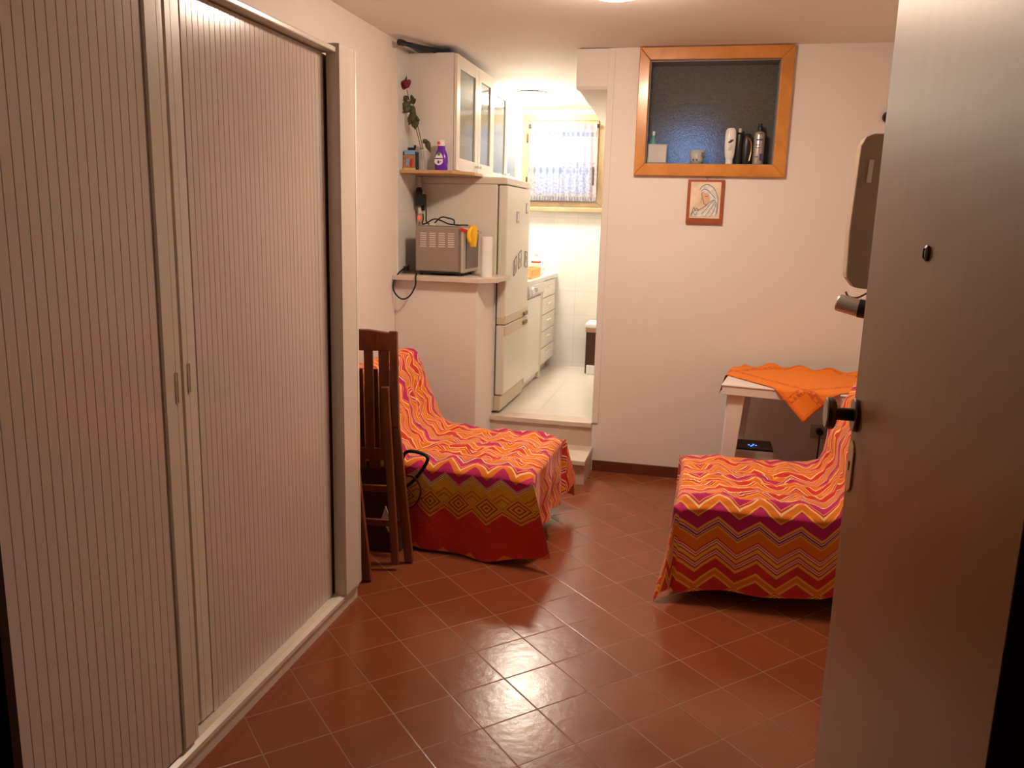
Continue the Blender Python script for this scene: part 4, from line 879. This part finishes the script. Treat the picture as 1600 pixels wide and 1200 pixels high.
# ============================================================ FOLDED CHAIRS
def chair(label, M, g='folded wooden chairs by the wardrobe', h=1.04, w=.215):
    t = thing('folding_chair', label, 'chair', M @ Vector((0, 0, 0)), g)
    for s in (-1, 1):
        # rear frame post (tall), splayed a little at the foot
        MB(M).bar((s*w, 0, h), (s*(w+.005), -.030, .62), .036, .022, (0, 1, 0)).bar((s*(w+.005), -.030, .62), (s*(w+.035), .0, .0), .040, .022, (0, 1, 0)).build('post', chairwood, t, bevel=.005)
        MB(M).bar((s*(w-.03), -.045, .80), (s*(w+.0), -.085, .02), .034, .020, (0, 1, 0)).build('leg', chairwood, t, bevel=.005)
    def top(a, b_): return None
    MB(M).prism([(-w, h-.085), (w, h-.085), (w, h-.008), (w*.5, h+.006), (-w*.5, h+.006), (-w, h-.008)], -.012, .010, 'y').build('top_rail', chairwood, t, bevel=.005)
    for k in range(6):
        x = -w+.045+k*(2*w-.09)/5
        MB(M).bar((x, -.002, h-.08), (x, -.030, .50), .046 if k % 2 else .040, .012, (0, 1, 0)).build('back_slat', chairwood, t, bevel=.003)
    MB(M).bar((-w, -.030, .50), (w, -.030, .50), .018, .05).build('lower_rail', chairwood, t, bevel=.003)
    for s in (-1, 1): MB(M).bar((s*(w-.05), .022, .86), (s*(w-.045), .006, .42), .03, .018, (0, 1, 0)).build('seat_frame', chairwood, t, bevel=.003)
    for k in range(6):
        x = -w+.045+k*(2*w-.09)/5
        MB(M).bar((x, .036, .86), (x, .020, .42), .052, .012, (0, 1, 0)).build('seat_slat', chairwood, t, bevel=.003)
    for z in (.18, .34): MB(M).bar((-w-.02, -.012 if z < .2 else -.02, z), (w+.02, -.012 if z < .2 else -.02, z), .016, .03).build('stretcher', chairwood, t, bevel=.003)
    return t
def chM(x, y, yaw_, lean, side=0.):
    return Matrix.Translation((x, y, 0)) @ Matrix.Rotation(yaw_, 4, 'Z') @ Matrix.Rotation(side, 4, 'Y') @ Matrix.Rotation(lean, 4, 'X')
chair('wooden folding chair leaning folded, nearest the left sofa', chM(-1.435, 3.205, .05, .015, -.03), h=1.03)
chair('wooden folding chair leaning folded, tight against the wardrobe end', chM(-1.500, 2.985, .03, .012, -.03), h=1.025, w=.178)
bg = thing('tote_bag', 'dark bag with black and maroon loop handles between the chairs and the left sofa', 'bag', (-1.36, 3.33, 0))
def bagb(a, b_):
    an = a*2*PI; h = b_; k = 1-.25*h
    c_, s_ = math.cos(an), math.sin(an)
    r = 1+.06*noise.noise(Vector((c_*2, s_*2, h*4)))
    return Vector((-1.37+(abs(c_)**.6)*math.copysign(1, c_)*.105*r, 3.335+(abs(s_)**.6)*math.copysign(1, s_)*.040*k*r, .004+.40*h))
MB().grid(bagb, 32, 12).build('bag_body', mat('bag_brown', (.07, .022, .018), .6), bg, smooth=True)
MB().tube(spline([(-1.27, 3.33, .39), (-1.24, 3.31, .475), (-1.18, 3.295, .490), (-1.128, 3.29, .470), (-1.150, 3.29, .415), (-1.205, 3.295, .345), (-1.262, 3.31, .30)], 8), .008, 8).build('black_handle', blackrub, bg, smooth=True)
MB().tube(spline([(-1.27, 3.315, .36), (-1.23, 3.30, .375), (-1.185, 3.285, .372), (-1.155, 3.28, .33), (-1.165, 3.28, .275), (-1.20, 3.285, .235), (-1.25, 3.30, .225)], 8), .0055, 8).build('maroon_handle', mat('maroon', (.10, .012, .012), .5), bg, smooth=True)
yp = MB()
yp.grid(lambda a, b_: Vector((-1.352+.07*a, 3.335+.006*math.sin(a*8+b_*5), .36+.16*b_-.01*a)), 6, 8)
yo = yp.build('yellow_pack', mat('pack_yellow', (.75, .50, .06), .5, var=.3, vscale=30), smooth=True, solid=.02); tag(yo, 'yellow packet sticking up out of the dark bag behind the chairs', 'packet')
wpn = MB().prism([(-1.335, .175), (-1.30, .115), (-1.262, .11), (-1.285, .16), (-1.315, .235)], 3.262, 3.268, 'y').build('paper_slip', paper); tag(wpn, 'crumpled white paper slip showing between the folded chairs and the bag', 'paper')
for o in list(bpy.data.objects):
    if '_o' in o.keys(): del o['_o']
